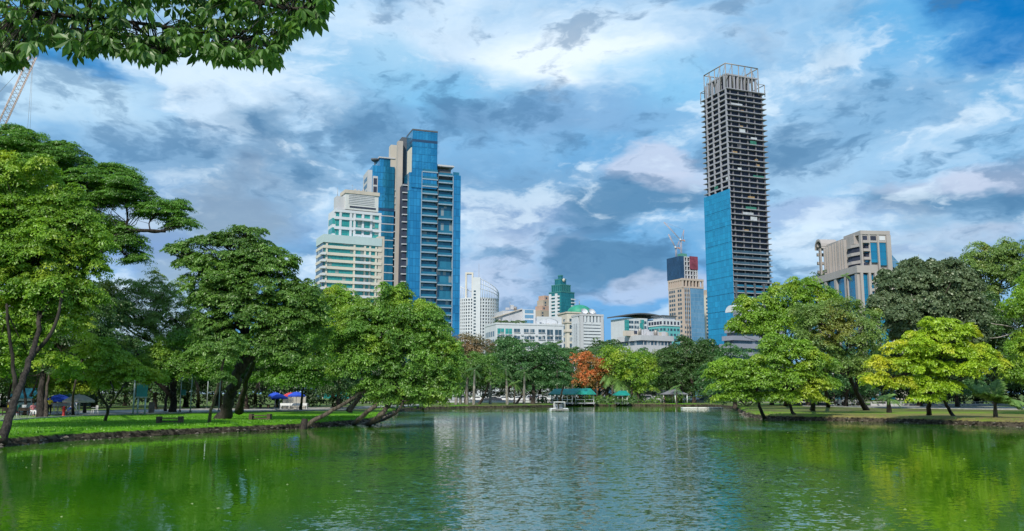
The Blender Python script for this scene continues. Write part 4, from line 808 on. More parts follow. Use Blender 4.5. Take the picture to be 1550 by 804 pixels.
mb.add(V, [(2 * k, 2 * k + 1, 2 * k + 3, 2 * k + 2) for k in range(8)] + [tuple(2 * k for k in range(8, -1, -1)), tuple(2 * k + 1 for k in range(9))]); mb.build('vaulted_roof', WHITE, B.root)
B = Bld('small_podium', 'small tiled roof house at the foot of the netted skyscraper', 'house', 330, 1072, 1082, 1098, 530, 62)
B.box('wall', CREAM, 0, B.W, 0, B.D, -1, B.z(1082, 534)); zq = B.z(1082, 534); MB().add([(-.8, -.8, zq), (B.W + .8, -.8, zq), (B.W + .8, B.D, zq), (-.8, B.D, zq), (B.W / 2, B.D / 2, zq + 2)], [(0, 1, 4), (1, 2, 4), (2, 3, 4), (3, 0, 4), (3, 2, 1, 0)]).build('roof', CREAM, B.root); B.rep('window', DGL, 1, B.W - 1, -.1, .2, 1.2, [zq - 2])

# stone and blue glass building on the right
B = Bld('stone_building', 'grey brown stone building with blue glass panels and deep vertical fins', 'apartment block', 300, 1246, 1304, 1348, 380, 84)
STONE = wallmat('grey stone', (.36, .33, .32), streak=.15); zt = B.z(1304, 349); Wd, Dp = B.W, B.D; zmid = B.z(1304, 401)
B.box('core', STONE, 1, Wd - .6, 1, Dp - 3, -1, zt - 1); B.box('roof_slab', STONE, -.1, Wd + .1, -.2, Dp * .42, zt - 1.4, zt)
for x0, x1 in ((1305.5, 1315), (1317.5, 1328.5), (1331, 1342)):
    a, b_ = B.xfront(x0, 380), B.xfront(x1, 380); top = B.z(1315, 358)
    B.box('glass_panel', glassmat('bright blue glass', (.005, .14, .30), (.02, .27, .44), 2, 2.6, .1, .2, (.02, .1, .2)) if x0 < 1306 else bpy.data.materials['bright blue glass'], a, b_, .3, 1.1, zmid - (0 if x0 > 1330 else -1), top)
    if x0 < 1310: B.rep('balcony', STONE, a, b_, -.9, .9, .95, [zmid + 1.8 + 3.0 * k for k in range(3)]); B.rep('balcony_recess', DARK, a, b_, .1, .29, 1.6, [zmid + 2.8 + 3.0 * k for k in range(3)])
    B.box('loft_opening', DARK if x0 < 1330 else WHITE, a + .3, b_ - .3, -.04, .5, zt - 3.4, zt - 1.9)
B.cols('pier', STONE, .55, 1.2, zmid - 3, zt - 1.5, [(B.xfront(p, 380), .3) for p in (1304.5, 1316.2, 1329.7)]); B.cols('pier', STONE, 1.6, 1.4, zmid - 6, zt - 1.5, [(B.xfront(1345.5, 380), .3)]); B.box('wall_band', STONE, 0, Wd, .05, 1.4, zt - 4.2, zt - 1.4)
# curved left face: balconies, then full height fins, then round balconies at the far end
def yl(px, py=380, x=0):
    a = ray(px, py).x / ray(px, py).y; X = B.X + x * B.s; Y = B.Y + x * B.c; return (X - a * Y) / (B.c + a * B.s)
y1_, y2_ = yl(1284), yl(1253.5)
for k in range(4):
    z_ = zt - 5.6 - 3.0 * k; pts = [(1.2, .1), (.2, .1), (-.5, y1_ * .2), (-1.5, y1_ * .5), (-1.6, y1_ * .8), (-.4, y1_ * .96), (1.2, y1_)]; MB().prism(pts[::-1], z_, z_ + 1.1).build('curved_balcony', STONE, B.root); MB().prism([(x + .5, y) for x, y in pts][::-1], z_ - 2.0, z_ - .02).build('balcony_recess', DARK, B.root)
nf = 9
for k in range(nf):
    f = k / (nf - 1); y = y1_ + (y2_ - y1_) * f; w_ = (y2_ - y1_) / nf
    B.box('vertical_fin', STONE, -1.7 if k in (0, 1, 2, 6, 7, 8) else -1.2, 1.4, y, y + w_ * .30, zmid, zt - 1.2 - 1.6 * abs(f - .3)); B.box('fin_gap', DARK if k in (0, 1, 5, 6, 7) else STONE, -.5, .98, y + w_ * .31, y + w_ * .99, zmid + .5, zt - 2.6 - 1.6 * abs(f - .3))
B.box('attic', STONE, -.6, 3, y1_ * .4, y2_, zt - 4.2, zt - .9)
y3_ = yl(1243); zf = B.z(1248, 376, B.Y + y2_ * B.s)
for k in range(4): MB().prism([(2, y2_ + 3), (-2.4, y2_ + 4), (-3.2, y2_ + (y3_ - y2_) * .5), (-2, y3_), (4, y3_)][::-1], zmid + 1 + 3.4 * k, zmid + 2.0 + 3.4 * k).build('round_balcony', STONE, B.root)
B.box('stair_core', SKYG, .5, 4, y2_ + 1, y3_ - 2, -1, zt - 4); ap = MB()
for k in range(8):
    a0_, a1_ = math.pi * k / 8, math.pi * (k + 1) / 8; c_ = (y2_ + y3_) / 2; r_ = (y3_ - y2_) * .5; zb_ = zf
    ap.add([(-2.6, c_ - r_ * math.cos(a), zb_ + 3.2 * math.sin(a)) for a in (a0_, a1_)] + [(4, c_ - r_ * math.cos(a), zb_ + 3.2 * math.sin(a)) for a in (a1_, a0_)] + [(-2.6, c_ - r_ * math.cos(a), zb_ + .8 + 3.2 * math.sin(a)) for a in (a0_, a1_)] + [(4, c_ - r_ * math.cos(a), zb_ + .8 + 3.2 * math.sin(a)) for a in (a1_, a0_)], [(3, 2, 1, 0), (4, 5, 6, 7), (0, 1, 5, 4), (2, 3, 7, 6)])
ap.build('arched_top', STONE, B.root); B.box('arch_post', STONE, -2.4, -1.8, y2_ + 2, y2_ + 3, zmid, zf + .2); B.box('arch_post', STONE, -2.4, -1.8, y3_ - 4, y3_ - 3, zmid, zf + .2)
# podium
zp = B.z(1290, 401, 296); B.box('podium_glazing', bpy.data.materials['bright blue glass'], -2.6, Wd - 3, -2, Dp + 8, -1, zp - 3); B.box('podium_band', STONE, -3.6, B.xfront(1322), -2.8, Dp + 10, zp - 2.6, zp)
B.cols('podium_pier', STONE, .9, 1.6, -1, zp - 2.4, [(-3.0, y) for y in lin(-1.5, Dp + 8, 6)] + [(x, -2.3) for x in (B.xfront(1297), B.xfront(1309), B.xfront(1318))]); B.rep('podium_floor', STONE, B.xfront(1309), B.xfront(1320), -2.6, -1.7, .9, [zp - 6 - 3.0 * k for k in range(5)]); 
MB().add([(Wd + .1, 1, zmid), (Wd + 7, 1, zmid - 3), (Wd + 7, 14, zmid - 3), (Wd + .1, 14, zmid), (Wd + .1, 1, zmid + 5), (Wd + .1, 14, zmid + 5)], [(0, 1, 4), (3, 5, 2), (4, 1, 2, 5), (0, 3, 2, 1), (0, 4, 5, 3)]).build('glass_slope', SKYG, B.root); B.box('side_wing', CREAM, Wd - 1, Wd + 8, 1.2, 14, -1, zmid - 3.02)
C_ = np.array([[rng.uniform(-2, 3), rng.uniform(Dp - 6, Dp + 9), zp + rng.uniform(.6, 2.6)] for _ in range(46)]); V, Fq, T = leaves(C_, np.full(46, 1.2), np.tile([0, -.3, .8], (46, 1)), 40, .5); link('terrace_garden', fast_mesh('terrace_garden', V, Fq, 4, T), L['dark'], B.root)
B = Bld('roof_dish_block', 'distant flat roofed block with a dish on a pole above the grey green tree', 'building', 380, 1372, 1380, 1412, 400, 72)
zt = B.z(1380, 402); B.box('wall', TAN, 0, B.W, 0, 14, -1, zt); B.box('roof_room', LGREY, 5, 9, 2, 7, zt, zt + 2.4); MB().lathe([(0, 0), (2.3, .5), (2.6, 1.0)], 14).build('dish', LGREY, B.root, (1.8, 2, zt + 2)); B.box('dish_post', STEEL, 1.65, 1.95, 1.9, 2.1, zt, zt + 2.1); MB().tube([(7, 3, zt + 2), (7, 3, zt + 6)], .08, 4).build('antenna', STEEL, B.root); B.rep('window', DGL, 1, B.W - 1, -.1, .2, 1.5, [zt - 3 - 3 * k for k in range(4)])
# buildings glimpsed through the park trees on the left
B = Bld('concrete_flats', 'grey concrete flats glimpsed through the foliage at the far left', 'apartment block', 150, -90, -60, 30, 480, 84)
zt = B.z(-10, 438); B.box('wall', LGREY, 0, B.W, 0, 14, -1, zt); B.rep('window_band', DGL, 1, B.W - 1, -.08, .2, 1.4, [zt - 2.6 - 3.1 * k for k in range(5)]); B.rep('ledge', CONC, -.2, B.W + .2, -.4, .1, .3, [zt - 3.1 - 3.1 * k for k in range(5)])
B = Bld('netted_house', 'building wrapped in dark green netting behind the blue parasol', 'building', 140, 76, 84, 122, 580, 80)
zt = B.z(100, 556); B.box('wall', plain('dark green netting', (.02, .06, .06), .9, 0, .35, 1.5), 0, B.W, 0, 9, -1, zt); B.rep('net_seam', plain('net seam', (.05, .11, .11)), -.02, B.W + .02, -.06, -.01, .06, [1 + 1.1 * k for k in range(5)]); B.box('roof', DGREY, -.3, B.W + .3, -.3, 9.3, zt, zt + .25)
# construction crane behind the rain tree
c0 = at(6, 178, 260); c = empty('tower_crane', (c0.x - 6, 260, LAND)); tag(c, 'pale lattice crane jib rising behind the tree at the upper left', 'crane', 'cranes')
m_ = MB(); lattice(m_, (0, 0, 0), (0, 0, c0.z - 12), 2, 16, .13); m_.build('mast', CRW, c); jt = at(50, 85, 260) - c.location; m_ = MB(); lattice(m_, (1.5, 0, c0.z - 14), jt, 1.9, 26, .13); m_.build('jib', CRW, c); MB().box(-6, 2.5, -1.4, 1.4, c0.z - 15, c0.z - 12).build('machinery_deck', CRR, c)
m_ = MB(); m_.tube([jt, (jt.x + .4, 0, c0.z - 16)], .05, 3).tube([jt, (jt.x + 1.4, 0, c0.z - 12)], .04, 3).tube([(-4, 0, c0.z - 2), jt], .06, 3).tube([(-4, 0, c0.z - 12), (-4, 0, c0.z - 2)], .2, 4); m_.build('cable', STEEL, c)
# ------------------------------------------------------------------ trees, left park
tree('rain_tree', 'huge spreading rain tree with a wide flat umbrella crown, upper left', 80,
     [(-60, 235, 110, 38), (20, 222, 75, 26), (80, 246, 65, 26), (135, 276, 62, 26), (190, 300, 52, 24), (240, 322, 42, 20), (278, 340, 26, 12), (120, 305, 60, 18), (188, 372, 34, 26), (150, 345, 45, 22), (60, 300, 80, 30), (205, 395, 20, 12), (-20, 300, 80, 40)],
     [(6, (60, 632), (66, 560), (75, 480), (90, 420)), (8, (66, 560), (120, 420), (175, 365)), (5, (130, 400), (185, 352), (250, 350))], 'rain', cs=11, ls=3.6, per=72, cov=3.4, flat=.24, bark=BARKD, rz=1.0, twigs=1.6, shell=.35, up=1.1, droop=.25, cat='rain tree', under=-.35)
tree('leafy_tree', 'bright yellow green tree with a dark leaning trunk at the left edge', 52,
     [(20, 268, 55, 40), (80, 318, 45, 32), (10, 340, 70, 50), (110, 350, 34, 34), (60, 380, 70, 48), (118, 400, 36, 36), (10, 430, 70, 50), (80, 450, 66, 34), (-70, 400, 80, 110), (-40, 300, 60, 60), (120, 445, 34, 24), (20, 480, 60, 34), (60, 410, 80, 60), (110, 360, 50, 40), (0, 380, 70, 60), (25, 520, 60, 26), (95, 490, 46, 30), (60, 548, 50, 14), (-30, 560, 50, 20)],
     [(6.5, (2, 660), (25, 600), (45, 545), (58, 500), (62, 430)), (4, (25, 600), (18, 540), (10, 460)), (4, (45, 545), (80, 500), (95, 440))], 'bright', cs=13, ls=6.0, per=62, cov=1.55, flat=.34, bark=BARKD, twigs=1.2, up=.9, under=-.6)
tree('shade_tree', 'dark low tree behind the leaning trunk at the left edge', 78, [(95, 510, 48, 34), (40, 530, 45, 34), (140, 500, 36, 46), (-20, 520, 50, 40), (130, 555, 40, 22), (70, 555, 50, 22)],
     [(3.2, (70, 633), (71, 590), (80, 540)), (2.5, (110, 628), (112, 590), (125, 540))], 'dark', cs=11, ls=4.6)
tree('shade_tree', 'slim trunked dark tree behind the stall tables', 84, [(-30, 560, 60, 26), (20, 570, 45, 20), (40, 500, 50, 35), (160, 480, 34, 34), (175, 520, 30, 30)],
     [(3, (37, 629), (38, 600), (30, 560)), (2, (46, 600), (55, 580), (62, 555))], 'dark', cs=11, ls=4.6)
tree('twisted_tree', 'small twisted forked tree leaning on the lawn beside the water', 62, [(125, 568, 34, 14), (200, 568, 46, 14), (170, 552, 40, 16), (232, 575, 18, 9), (150, 530, 30, 22), (160, 585, 18, 7)],
     [(3.2, (158, 637), (163, 618), (150, 596), (148, 570)), (2.6, (163, 618), (178, 598), (190, 580)), (2, (163, 618), (172, 600), (166, 575))], 'bright', cs=10, ls=5, twigs=1.2, flat=.3)
tree('airy_tree', 'airy olive green tree with thin open branches behind the twisted tree', 92, [(190, 442, 32, 22), (238, 440, 34, 24), (265, 478, 36, 30), (215, 480, 42, 30), (180, 470, 25, 30), (240, 510, 44, 26), (285, 515, 36, 34), (150, 450, 25, 20)],
     [(6.5, (262, 624), (262, 585), (250, 540), (228, 490)), (4.5, (262, 600), (225, 565), (205, 530)), (4, (262, 585), (280, 540), (278, 500))], 'olive', cs=10, ls=3.6, per=64, cov=1.25, bark=BARKD, twigs=2.2, shell=.4)
tree('shade_tree', 'dense dark tree between the airy tree and the forked tree', 98, [(285, 540, 40, 30), (230, 560, 40, 24), (320, 520, 36, 30), (180, 560, 36, 24)], [(4, (300, 617), (300, 590), (290, 560))], 'dark', cs=10, ls=4)
tree('forked_tree', 'tall forked tree with layered leafy branches and a thick dark trunk', 66,
     [(272, 380, 26, 5), (300, 368, 26, 6), (322, 358, 24, 6), (372, 353, 30, 6), (362, 368, 36, 8), (290, 400, 20, 5), (330, 395, 48, 15), (385, 385, 36, 16), (415, 410, 38, 20), (350, 420, 48, 24), (400, 440, 50, 28), (440, 445, 34, 26), (335, 455, 36, 24), (380, 480, 55, 34), (440, 490, 42, 30), (320, 500, 30, 26), (395, 525, 50, 26), (305, 430, 30, 18), (345, 455, 50, 34), (400, 400, 40, 22), (455, 470, 34, 30), (430, 540, 40, 20), (330, 525, 34, 20)],
     [(12, (336, 634), (350, 596), (362, 560), (370, 510), (352, 440)), (8, (362, 560), (395, 520), (420, 460)), (6, (370, 510), (380, 450), (372, 390)), (7, (362, 622, 6), (372, 580, 6), (390, 530, 4))], 'mid', cs=10.5, ls=5.6, per=58, cov=1.45, flat=.3, bark=BARKD, twigs=2.0, shell=.45, up=.9)
tree('slender_tree', 'slender grey trunked sapling leaning right in front of the forked tree', 56, [(335, 540, 26, 12), (352, 525, 22, 12), (316, 528, 20, 9), (335, 575, 12, 6)],
     [(3.6, (314, 646), (320, 620), (329, 590), (336, 555), (345, 520))], 'mid', cs=8, ls=5, bark=BARKG, twigs=1.5, cov=1.0)
tree('shade_tree', 'dark tree standing behind the forked trunk', 100, [(430, 560, 45, 26), (380, 560, 40, 26), (470, 520, 40, 34), (340, 570, 36, 16), (470, 565, 36, 20)], [(4.5, (386, 616), (388, 590), (400, 560)), (3, (334, 618), (334, 590), (338, 565))], 'dark', cs=10, ls=4)
tree('leafy_tree', 'yellow green topped tree between the forked tree and the leaning tree', 96, [(500, 455, 34, 18), (478, 475, 38, 26), (530, 462, 26, 20), (505, 500, 40, 30), (455, 500, 30, 30), (500, 545, 40, 28)], [(4.5, (505, 616), (505, 580), (500, 530))], 'bright', cs=10, ls=4.2)
tree('leaning_tree', 'big dense tree leaning out over the water on several slanting trunks', 68,
     [(594, 448, 22, 18), (570, 475, 44, 24), (618, 480, 44, 28), (540, 500, 42, 26), (590, 515, 55, 36), (650, 505, 34, 32), (560, 545, 46, 34), (622, 550, 46, 36), (664, 545, 28, 36), (600, 585, 48, 22), (650, 590, 34, 20), (672, 575, 16, 22), (535, 560, 34, 24), (500, 520, 26, 20), (575, 600, 26, 9), (685, 530, 10, 16), (612, 604, 34, 10), (655, 606, 24, 8), (560, 590, 26, 12)],
     [(4.6, (448, 648), (490, 628), (530, 606), (566, 580)), (6, (548, 641), (572, 632), (590, 610), (602, 575)), (5, (530, 641), (552, 628), (580, 600), (585, 560)), (5, (528, 622, 5), (545, 600, 4), (560, 560)), (3, (555, 640), (600, 625), (612, 600))], 'lean', cs=10.5, ls=5.2, per=64, cov=1.75, flat=.42, bark=BARKG, twigs=1.0, up=.6)
stub = MB().tube([(0, 0, -.6), (.1, 0, .2), (.2, .1, .75)], [.35, .3, .22], 9); g = ground(455, 650, 0); s_ = stub.build('tree_stump', BARKD, None, (g.x, g.y + .4, 0)); tag(s_, 'dark broken stump in the water under the slanting trunk', 'stump')
tree('leafy_tree', 'light green tree just behind the right side of the leaning tree', 84, [(640, 480, 26, 20), (672, 520, 22, 26), (655, 560, 34, 30), (680, 585, 16, 20), (615, 500, 30, 26)], [(4, (640, 619), (645, 595), (650, 560))], 'bright', cs=10, ls=4.6)

for i, (lb, px, pyb, lobes, lf) in enumerate((
    ('full leafy tree filling in behind the twisted tree', 128, 625, [(120, 560, 44, 26), (80, 540, 40, 26), (165, 545, 34, 24), (100, 590, 44, 10)], 'bright'),
    ('full leafy tree between the airy tree and the lawn poles', 250, 622, [(285, 560, 40, 26), (240, 545, 34, 24), (320, 555, 30, 24), (300, 520, 34, 22)], 'lean'),
    ('full leafy tree right of the forked tree', 455, 621, [(425, 540, 40, 34), (465, 520, 36, 30), (440, 575, 46, 18), (480, 560, 36, 24), (410, 500, 34, 26)], 'rain'),
    ('pale leafy tree above the stall kiosk', 12, 626, [(0, 560, 50, 22), (40, 575, 40, 14), (-50, 540, 60, 40), (62, 520, 34, 26)], 'bright'))):
    tree('leafy_tree', lb, 88, lobes, [(3.2, (px, pyb), (px + 2, 600), (px + 8, 565))], lf, cs=10, ls=4.6)
# middle distance trees on the far bank
def bk(Y): return dict(cs=8.5, ls=3.3, per=46)
tree('russet_tree', 'russet brown topped tree beside the white round tower', 190, [(705, 520, 24, 14), (722, 533, 24, 18), (700, 545, 26, 20)], [(3, (705, 611.5), (706, 590), (710, 560))], 'brown', **bk(1), base=(at(705, 600, 190).x, 190, LAND))
tree('spreading_tree', 'low light green tree over the white palm trunks on the far bank', 168, [(715, 565, 28, 16), (742, 570, 20, 16), (695, 560, 20, 14), (730, 552, 24, 14)], [(2.6, (722, 614.5), (735, 595), (742, 570))], 'mid', **bk(1))
tree('spreading_tree', 'wide domed dark green tree in the centre of the far bank', 182, [(790, 532, 40, 18), (830, 545, 36, 20), (762, 550, 28, 20), (800, 560, 44, 26), (845, 572, 28, 20), (770, 580, 24, 12), (815, 578, 34, 10)],
     [(4, (806, 613.5), (808, 590), (800, 560)), (2.5, (777, 616), (790, 598), (800, 575)), (2.3, (846, 613), (850, 595), (855, 575))], 'teal', cs=8.5, ls=3.3, per=52, cov=1.7, flat=.3)
tree('flame_tree', 'orange flowering flame tree above the green roofed pavilions', 200, [(878, 543, 14, 8), (895, 554, 20, 13), (912, 566, 16, 14), (890, 574, 20, 10), (918, 550, 12, 8), (905, 582, 14, 8)], [(2.2, (900, 612.6), (900, 595), (896, 572))], 'orange', **bk(1))
tree('leafy_tree', 'light yellow green tree with drooping domes beside the coconut palm', 197, [(940, 540, 26, 16), (965, 550, 24, 16), (985, 565, 16, 20), (955, 572, 26, 16), (978, 588, 18, 10), (925, 552, 16, 14)], [(2.6, (965, 613), (966, 596), (962, 570)), (2, (958, 612.5), (957, 598), (955, 580))], 'bright', **bk(1))
tree('round_tree', 'dense dark round tree right of the light green domed tree', 198, [(1040, 535, 36, 20), (1012, 552, 24, 20), (1068, 552, 26, 22), (1040, 568, 40, 24), (1080, 575, 16, 18), (1010, 580, 18, 14), (1055, 592, 30, 12)], [(4, (1050, 613), (1050, 595), (1045, 565)), (2.5, (1030, 612.5), (1032, 596), (1030, 575))], 'dark', cs=8.5, ls=3.4, per=56, cov=1.9, flat=.34)
tree('leafy_tree', 'pale green tree behind the dark round tree', 232, [(1085, 560, 20, 14), (1060, 548, 16, 10), (1000, 545, 16, 12)], [(2.2, (1085, 610), (1085, 590), (1082, 565))], 'olive', **bk(1), base=(at(1085, 600, 232).x, 232, LAND))

# right bank trees
tree('leafy_tree', 'fresh green tree rising behind the low spreading tree, right of the skyscraper', 112, [(1150, 470, 32, 24), (1185, 448, 32, 20), (1218, 440, 34, 16), (1238, 455, 26, 20), (1140, 495, 30, 20), (1180, 490, 44, 30), (1215, 480, 34, 26)], [(5, (1190, 614.5), (1190, 580), (1185, 520))], 'bright', cs=10, ls=4.6, per=60, cov=1.6)
tree('spreading_tree', 'bright green layered tree spreading low over the water on right bank', 84, [(1120, 560, 40, 16), (1165, 545, 36, 16), (1200, 530, 34, 18), (1235, 550, 34, 18), (1100, 585, 28, 12), (1145, 580, 40, 18), (1195, 575, 44, 20), (1235, 585, 26, 14), (1115, 600, 26, 9), (1165, 602, 34, 8), (1215, 602, 34, 9), (1170, 520, 24, 10), (1088, 568, 16, 9)],
     [(4, (1160, 634), (1150, 618), (1146, 590)), (3.6, (1208, 634), (1196, 615), (1190, 580)), (5.5, (1230, 620), (1230, 600), (1222, 565))], 'bright', cs=10.5, ls=4.8, per=62, cov=1.7, flat=.28, bark=BARKD, shell=.4, up=.95)
tree('open_tree', 'olive green tree with visible leaning fork behind the spreading tree', 90, [(1262, 470, 36, 18), (1300, 488, 34, 24), (1245, 490, 34, 24), (1285, 515, 40, 30), (1240, 520, 34, 26), (1318, 520, 22, 30), (1270, 555, 44, 20), (1310, 560, 24, 18), (1225, 480, 22, 18)],
     [(5.5, (1313, 621), (1295, 590), (1282, 560), (1258, 500)), (3.5, (1295, 590), (1298, 560), (1302, 510)), (5, (1254, 615), (1250, 590), (1248, 555))], 'olive', cs=10, ls=4.0, per=60, cov=1.3, bark=BARKD, twigs=2, shell=.4)
tree('broad_tree', 'large grey green tree with big leaves below the stone building', 116, [(1362, 432, 34, 22), (1395, 418, 34, 20), (1440, 425, 40, 24), (1356, 467, 34, 28), (1400, 460, 46, 36), (1455, 465, 40, 38), (1385, 500, 50, 28), (1450, 505, 46, 28), (1340, 456, 18, 20), (1415, 405, 16, 10)],
     [(7, (1398, 613.5), (1398, 580), (1400, 520)), (5, (1398, 580), (1430, 530), (1450, 480))], 'grey', cs=8.5, ls=5.4, per=44, cov=2.1, aspect=.6, up=.35, flat=.5)
tree('leafy_tree', 'tall yellow flecked tree at the upper right edge', 128, [(1500, 388, 34, 18), (1538, 382, 30, 18), (1478, 410, 26, 20), (1520, 415, 36, 24), (1550, 420, 26, 24), (1490, 440, 26, 16)],
     [(5.5, (1515, 613), (1515, 560), (1512, 480), (1510, 430)), (3.5, (1512, 480), (1490, 440), (1482, 415))], 'olive', cs=9.5, ls=4.2, per=60, cov=1.5, twigs=2, shell=.35)
tree('shade_tree', 'dark tree filling behind the lime tree at the right edge', 120, [(1490, 490, 50, 34), (1540, 500, 40, 50), (1480, 545, 60, 30), (1540, 560, 40, 30), (1600, 480, 60, 80), (1430, 560, 50, 26), (1365, 560, 40, 26)], [(5, (1478, 613), (1478, 580), (1480, 530))], 'dark', cs=10, ls=4.4)
tree('lime_tree', 'bright lime yellow tree with tiered foliage standing near the right waterline', 74,
     [(1424, 492, 26, 11), (1450, 505, 34, 13), (1408, 510, 34, 13), (1375, 528, 36, 13), (1428, 532, 42, 16), (1475, 535, 32, 13), (1495, 552, 24, 8), (1350, 552, 34, 12), (1395, 556, 42, 15), (1445, 562, 42, 14), (1330, 574, 22, 8), (1372, 580, 34, 10), (1415, 588, 38, 11), (1398, 603, 26, 7)],
     [(5, (1406, 628), (1406, 608), (1408, 575), (1412, 530)), (4.2, (1455, 642), (1440, 625), (1428, 600), (1430, 560))], 'lime', cs=9.5, ls=5.0, per=58, cov=1.6, flat=.3, bark=BARKD, shell=.4, up=.95, twigs=1.6)
tree('leafy_tree', 'green tree with yellow tips and bare pale branches at the right edge', 86, [(1548, 470, 22, 26), (1556, 530, 26, 34), (1580, 450, 40, 50), (1545, 565, 22, 22), (1590, 560, 40, 40), (1530, 560, 12, 12)],
     [(5, (1580, 622), (1580, 580), (1570, 520)), (2, (1575, 540), (1545, 500), (1500, 490)), (1.6, (1560, 520), (1530, 480), (1505, 465)), (1.3, (1545, 500), (1515, 510), (1498, 512))], 'bright', cs=10, ls=4.8, bark=BARKP, twigs=.6)
# background rows that close the view under the crowns (shared copies)
protos = []
for i, lf in enumerate(('dark', 'teal', 'dark')):
    protos.append(tree('park_tree', 'x', 200, [(775 + random.uniform(-20, 20), 545 + random.uniform(-8, 8), 34, 22), (745, 570, 30, 20), (805, 568, 30, 22), (775, 580, 44, 16)], [(4, (775, 606), (776, 590), (775, 565)), (2.4, (776, 590), (800, 570), (808, 560))], lf, cs=10, ls=4.2, per=40, cov=1.5, base=(at(775, 600, 200).x, 200, LAND)))
spots = []
for k in range(13): spots.append((-40 + 46 * k, 118 + 14 * ((k * 7) % 3), .58 + .12 * ((k * 5) % 3), 'dark park tree in back row, %s' % ['behind the stall at the far left', 'behind the stall tables', 'behind the blue parasol', 'behind the pale parasol', 'left of the teal sign board', 'right of the teal sign board', 'behind the lamp posts', 'behind the slender tree', 'behind the forked tree', 'left of the blue stall parasols', 'behind the blue stall parasols', 'behind the slanting trunk', 'behind the leaning tree'][k]))
for k in range(9): spots.append((668 + 50 * k, 226 + 12 * ((k * 5) % 3), .92 + .12 * ((k * 4) % 3), 'dark park tree in far row, %s' % ['behind the left end of the white palm trunks', 'behind the white palm trunks', 'behind the wide domed tree', 'behind the white pedal boat', 'behind the flame tree', 'behind the coconut palm', 'behind the light green domed tree', 'behind the dark round tree', 'behind the floating pontoons'][k]))
for k in range(9): spots.append((1112 + 56 * k, 136 + 12 * ((k * 5) % 3), .66 + .10 * ((k * 4) % 3), 'dark park tree behind right bank, %s' % ['left of the spreading tree', 'behind the spreading tree', 'behind the forked olive tree', 'behind the parked white cart', 'left of the lime tree', 'behind the lime tree', 'between the lime tree and the fan palm', 'behind the fan palm', 'at the right edge'][k]))
for i, (px, Y, sc, lab) in enumerate(spots):
    o_ = protos[i] if i < 3 else copy_tree(protos[i % 3]); p = at(px, 600, Y); o_.location = (p.x, Y, LAND); o_.scale = (sc,) * 3; o_.rotation_euler = (0, 0, i * 1.7); tag(o_, lab, 'tree', 'background park trees')
# understorey shrubs: a hedge mass far behind
def hedge(name, x0, x1, Y, h, leaf, label, dpt=3.0, dens=2.6):
    n_ = int((x1 - x0) * h * 1.1 * dens); C_ = np.stack([rng.uniform(x0, x1, n_), Y + rng.uniform(-dpt, dpt, n_), LAND + h * rng.uniform(.05, 1, n_) ** .8], 1)
    r_ = empty(name, ((x0 + x1) / 2, Y, LAND)); tag(r_, label, 'hedge'); V, Fq, T = leaves(C_, np.full(n_, .9), np.tile([0, -.6, .6], (n_, 1)), 34, .42, .6); link('foliage', fast_mesh('foliage', V - np.array(r_.location), Fq, 4, T), L[leaf], r_); return r_
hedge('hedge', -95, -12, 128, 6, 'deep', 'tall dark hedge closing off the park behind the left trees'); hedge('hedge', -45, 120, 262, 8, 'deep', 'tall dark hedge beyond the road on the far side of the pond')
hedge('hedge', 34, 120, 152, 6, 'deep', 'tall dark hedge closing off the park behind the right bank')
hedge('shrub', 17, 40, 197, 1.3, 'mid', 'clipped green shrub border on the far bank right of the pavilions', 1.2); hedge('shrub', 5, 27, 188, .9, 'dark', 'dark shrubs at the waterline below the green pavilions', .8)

# palms
palm('coconut_palm', 'coconut palm with a curved leaning trunk beside the green pavilions', onland(893, 612.5), at(934, 564, onland(893, 612.5).y - 1), .26, 8.0, 24, 'palm', lean=True, lifts=(-.5, 1.2), sag=.5, lw=.07)
pts_r = [(690, 166), (697, 172), (707, 168), (717, 164), (742, 174), (768, 168), (793, 176)]
labs = ['leftmost of the white trunked palms on the far bank', 'second white trunked palm from the left', 'third white trunked palm, leaning a little', 'fourth white trunked palm, the thickest', 'white trunked palm left of the wide domed tree', 'white trunked palm in front of the wide domed tree', 'white trunked palm right of the hanging dead fronds']
for (px, Y), lb in zip(pts_r, labs):
    g = at(px, 600, Y); g.z = LAND; palm('royal_palm', lb, g, g + Vector((rng.normal(0, .25), 0, 6.3 + rng.uniform(-.5, .8))), .24, 2.6, 12, 'dark', BARKP, 'white trunked palms', nl=14)
for px, py, Y, lb in ((866, 531, 215, 'tall feathery palm right of the office block roof'), (903, 530, 220, 'feathery palm rising in front of the striped block'), (888, 536, 222, 'dark palm just above the flame tree'), (926, 529, 218, 'tall dark palm right of the striped block'), (843, 522, 212, 'small palm in front of the white office block'), (1281, 417, 270, 'palm on the podium terrace of the stone building')):
    if px == 1281: tp = at(px, py, 288); palm('fan_palm', lb, (tp.x, 288, LAND), tp, .2, 2.6, 14, 'palm', nl=12); continue
    tp = at(px, py, Y); palm('tall_palm', lb, (tp.x, Y, LAND), tp, .2, 3.6, 16, 'dark', nl=14, sag=.55, group='palms above the far trees')
for px, py, Y, h, lb in ((1008, 613.5, 168, 3.0, 'small arching palm at the waterline below the dark round tree'), (1024, 613.5, 170, 3.8, 'taller arching palm under the dark round tree'), (778, 616, 152, 4.6, 'palm with drooping grey fronds in front of the wide domed tree')):
    g = onland(px, py); palm('small_palm', lb, g, g + Vector((.2, 0, h)), .14, 2.3, 12, 'palm', nl=12, sag=.7)
g = ground(1507, 632); palm('fan_palm', 'short palm with long arching fronds near the right waterline', g, g + Vector((.05, 0, 1.3)), .17, 3.0, 24, 'palm', lifts=(.25, 1.4), sag=.42, nl=24, lw=.05)
g = ground(1346, 625); palm('cycad', 'small stubby cycad palm on right bank left of the lime tree', g, g + Vector((0, 0, 1.5)), .24, 1.7, 14, 'palm', BARKD, lifts=(-.1, 1.0), sag=.6, nl=16)

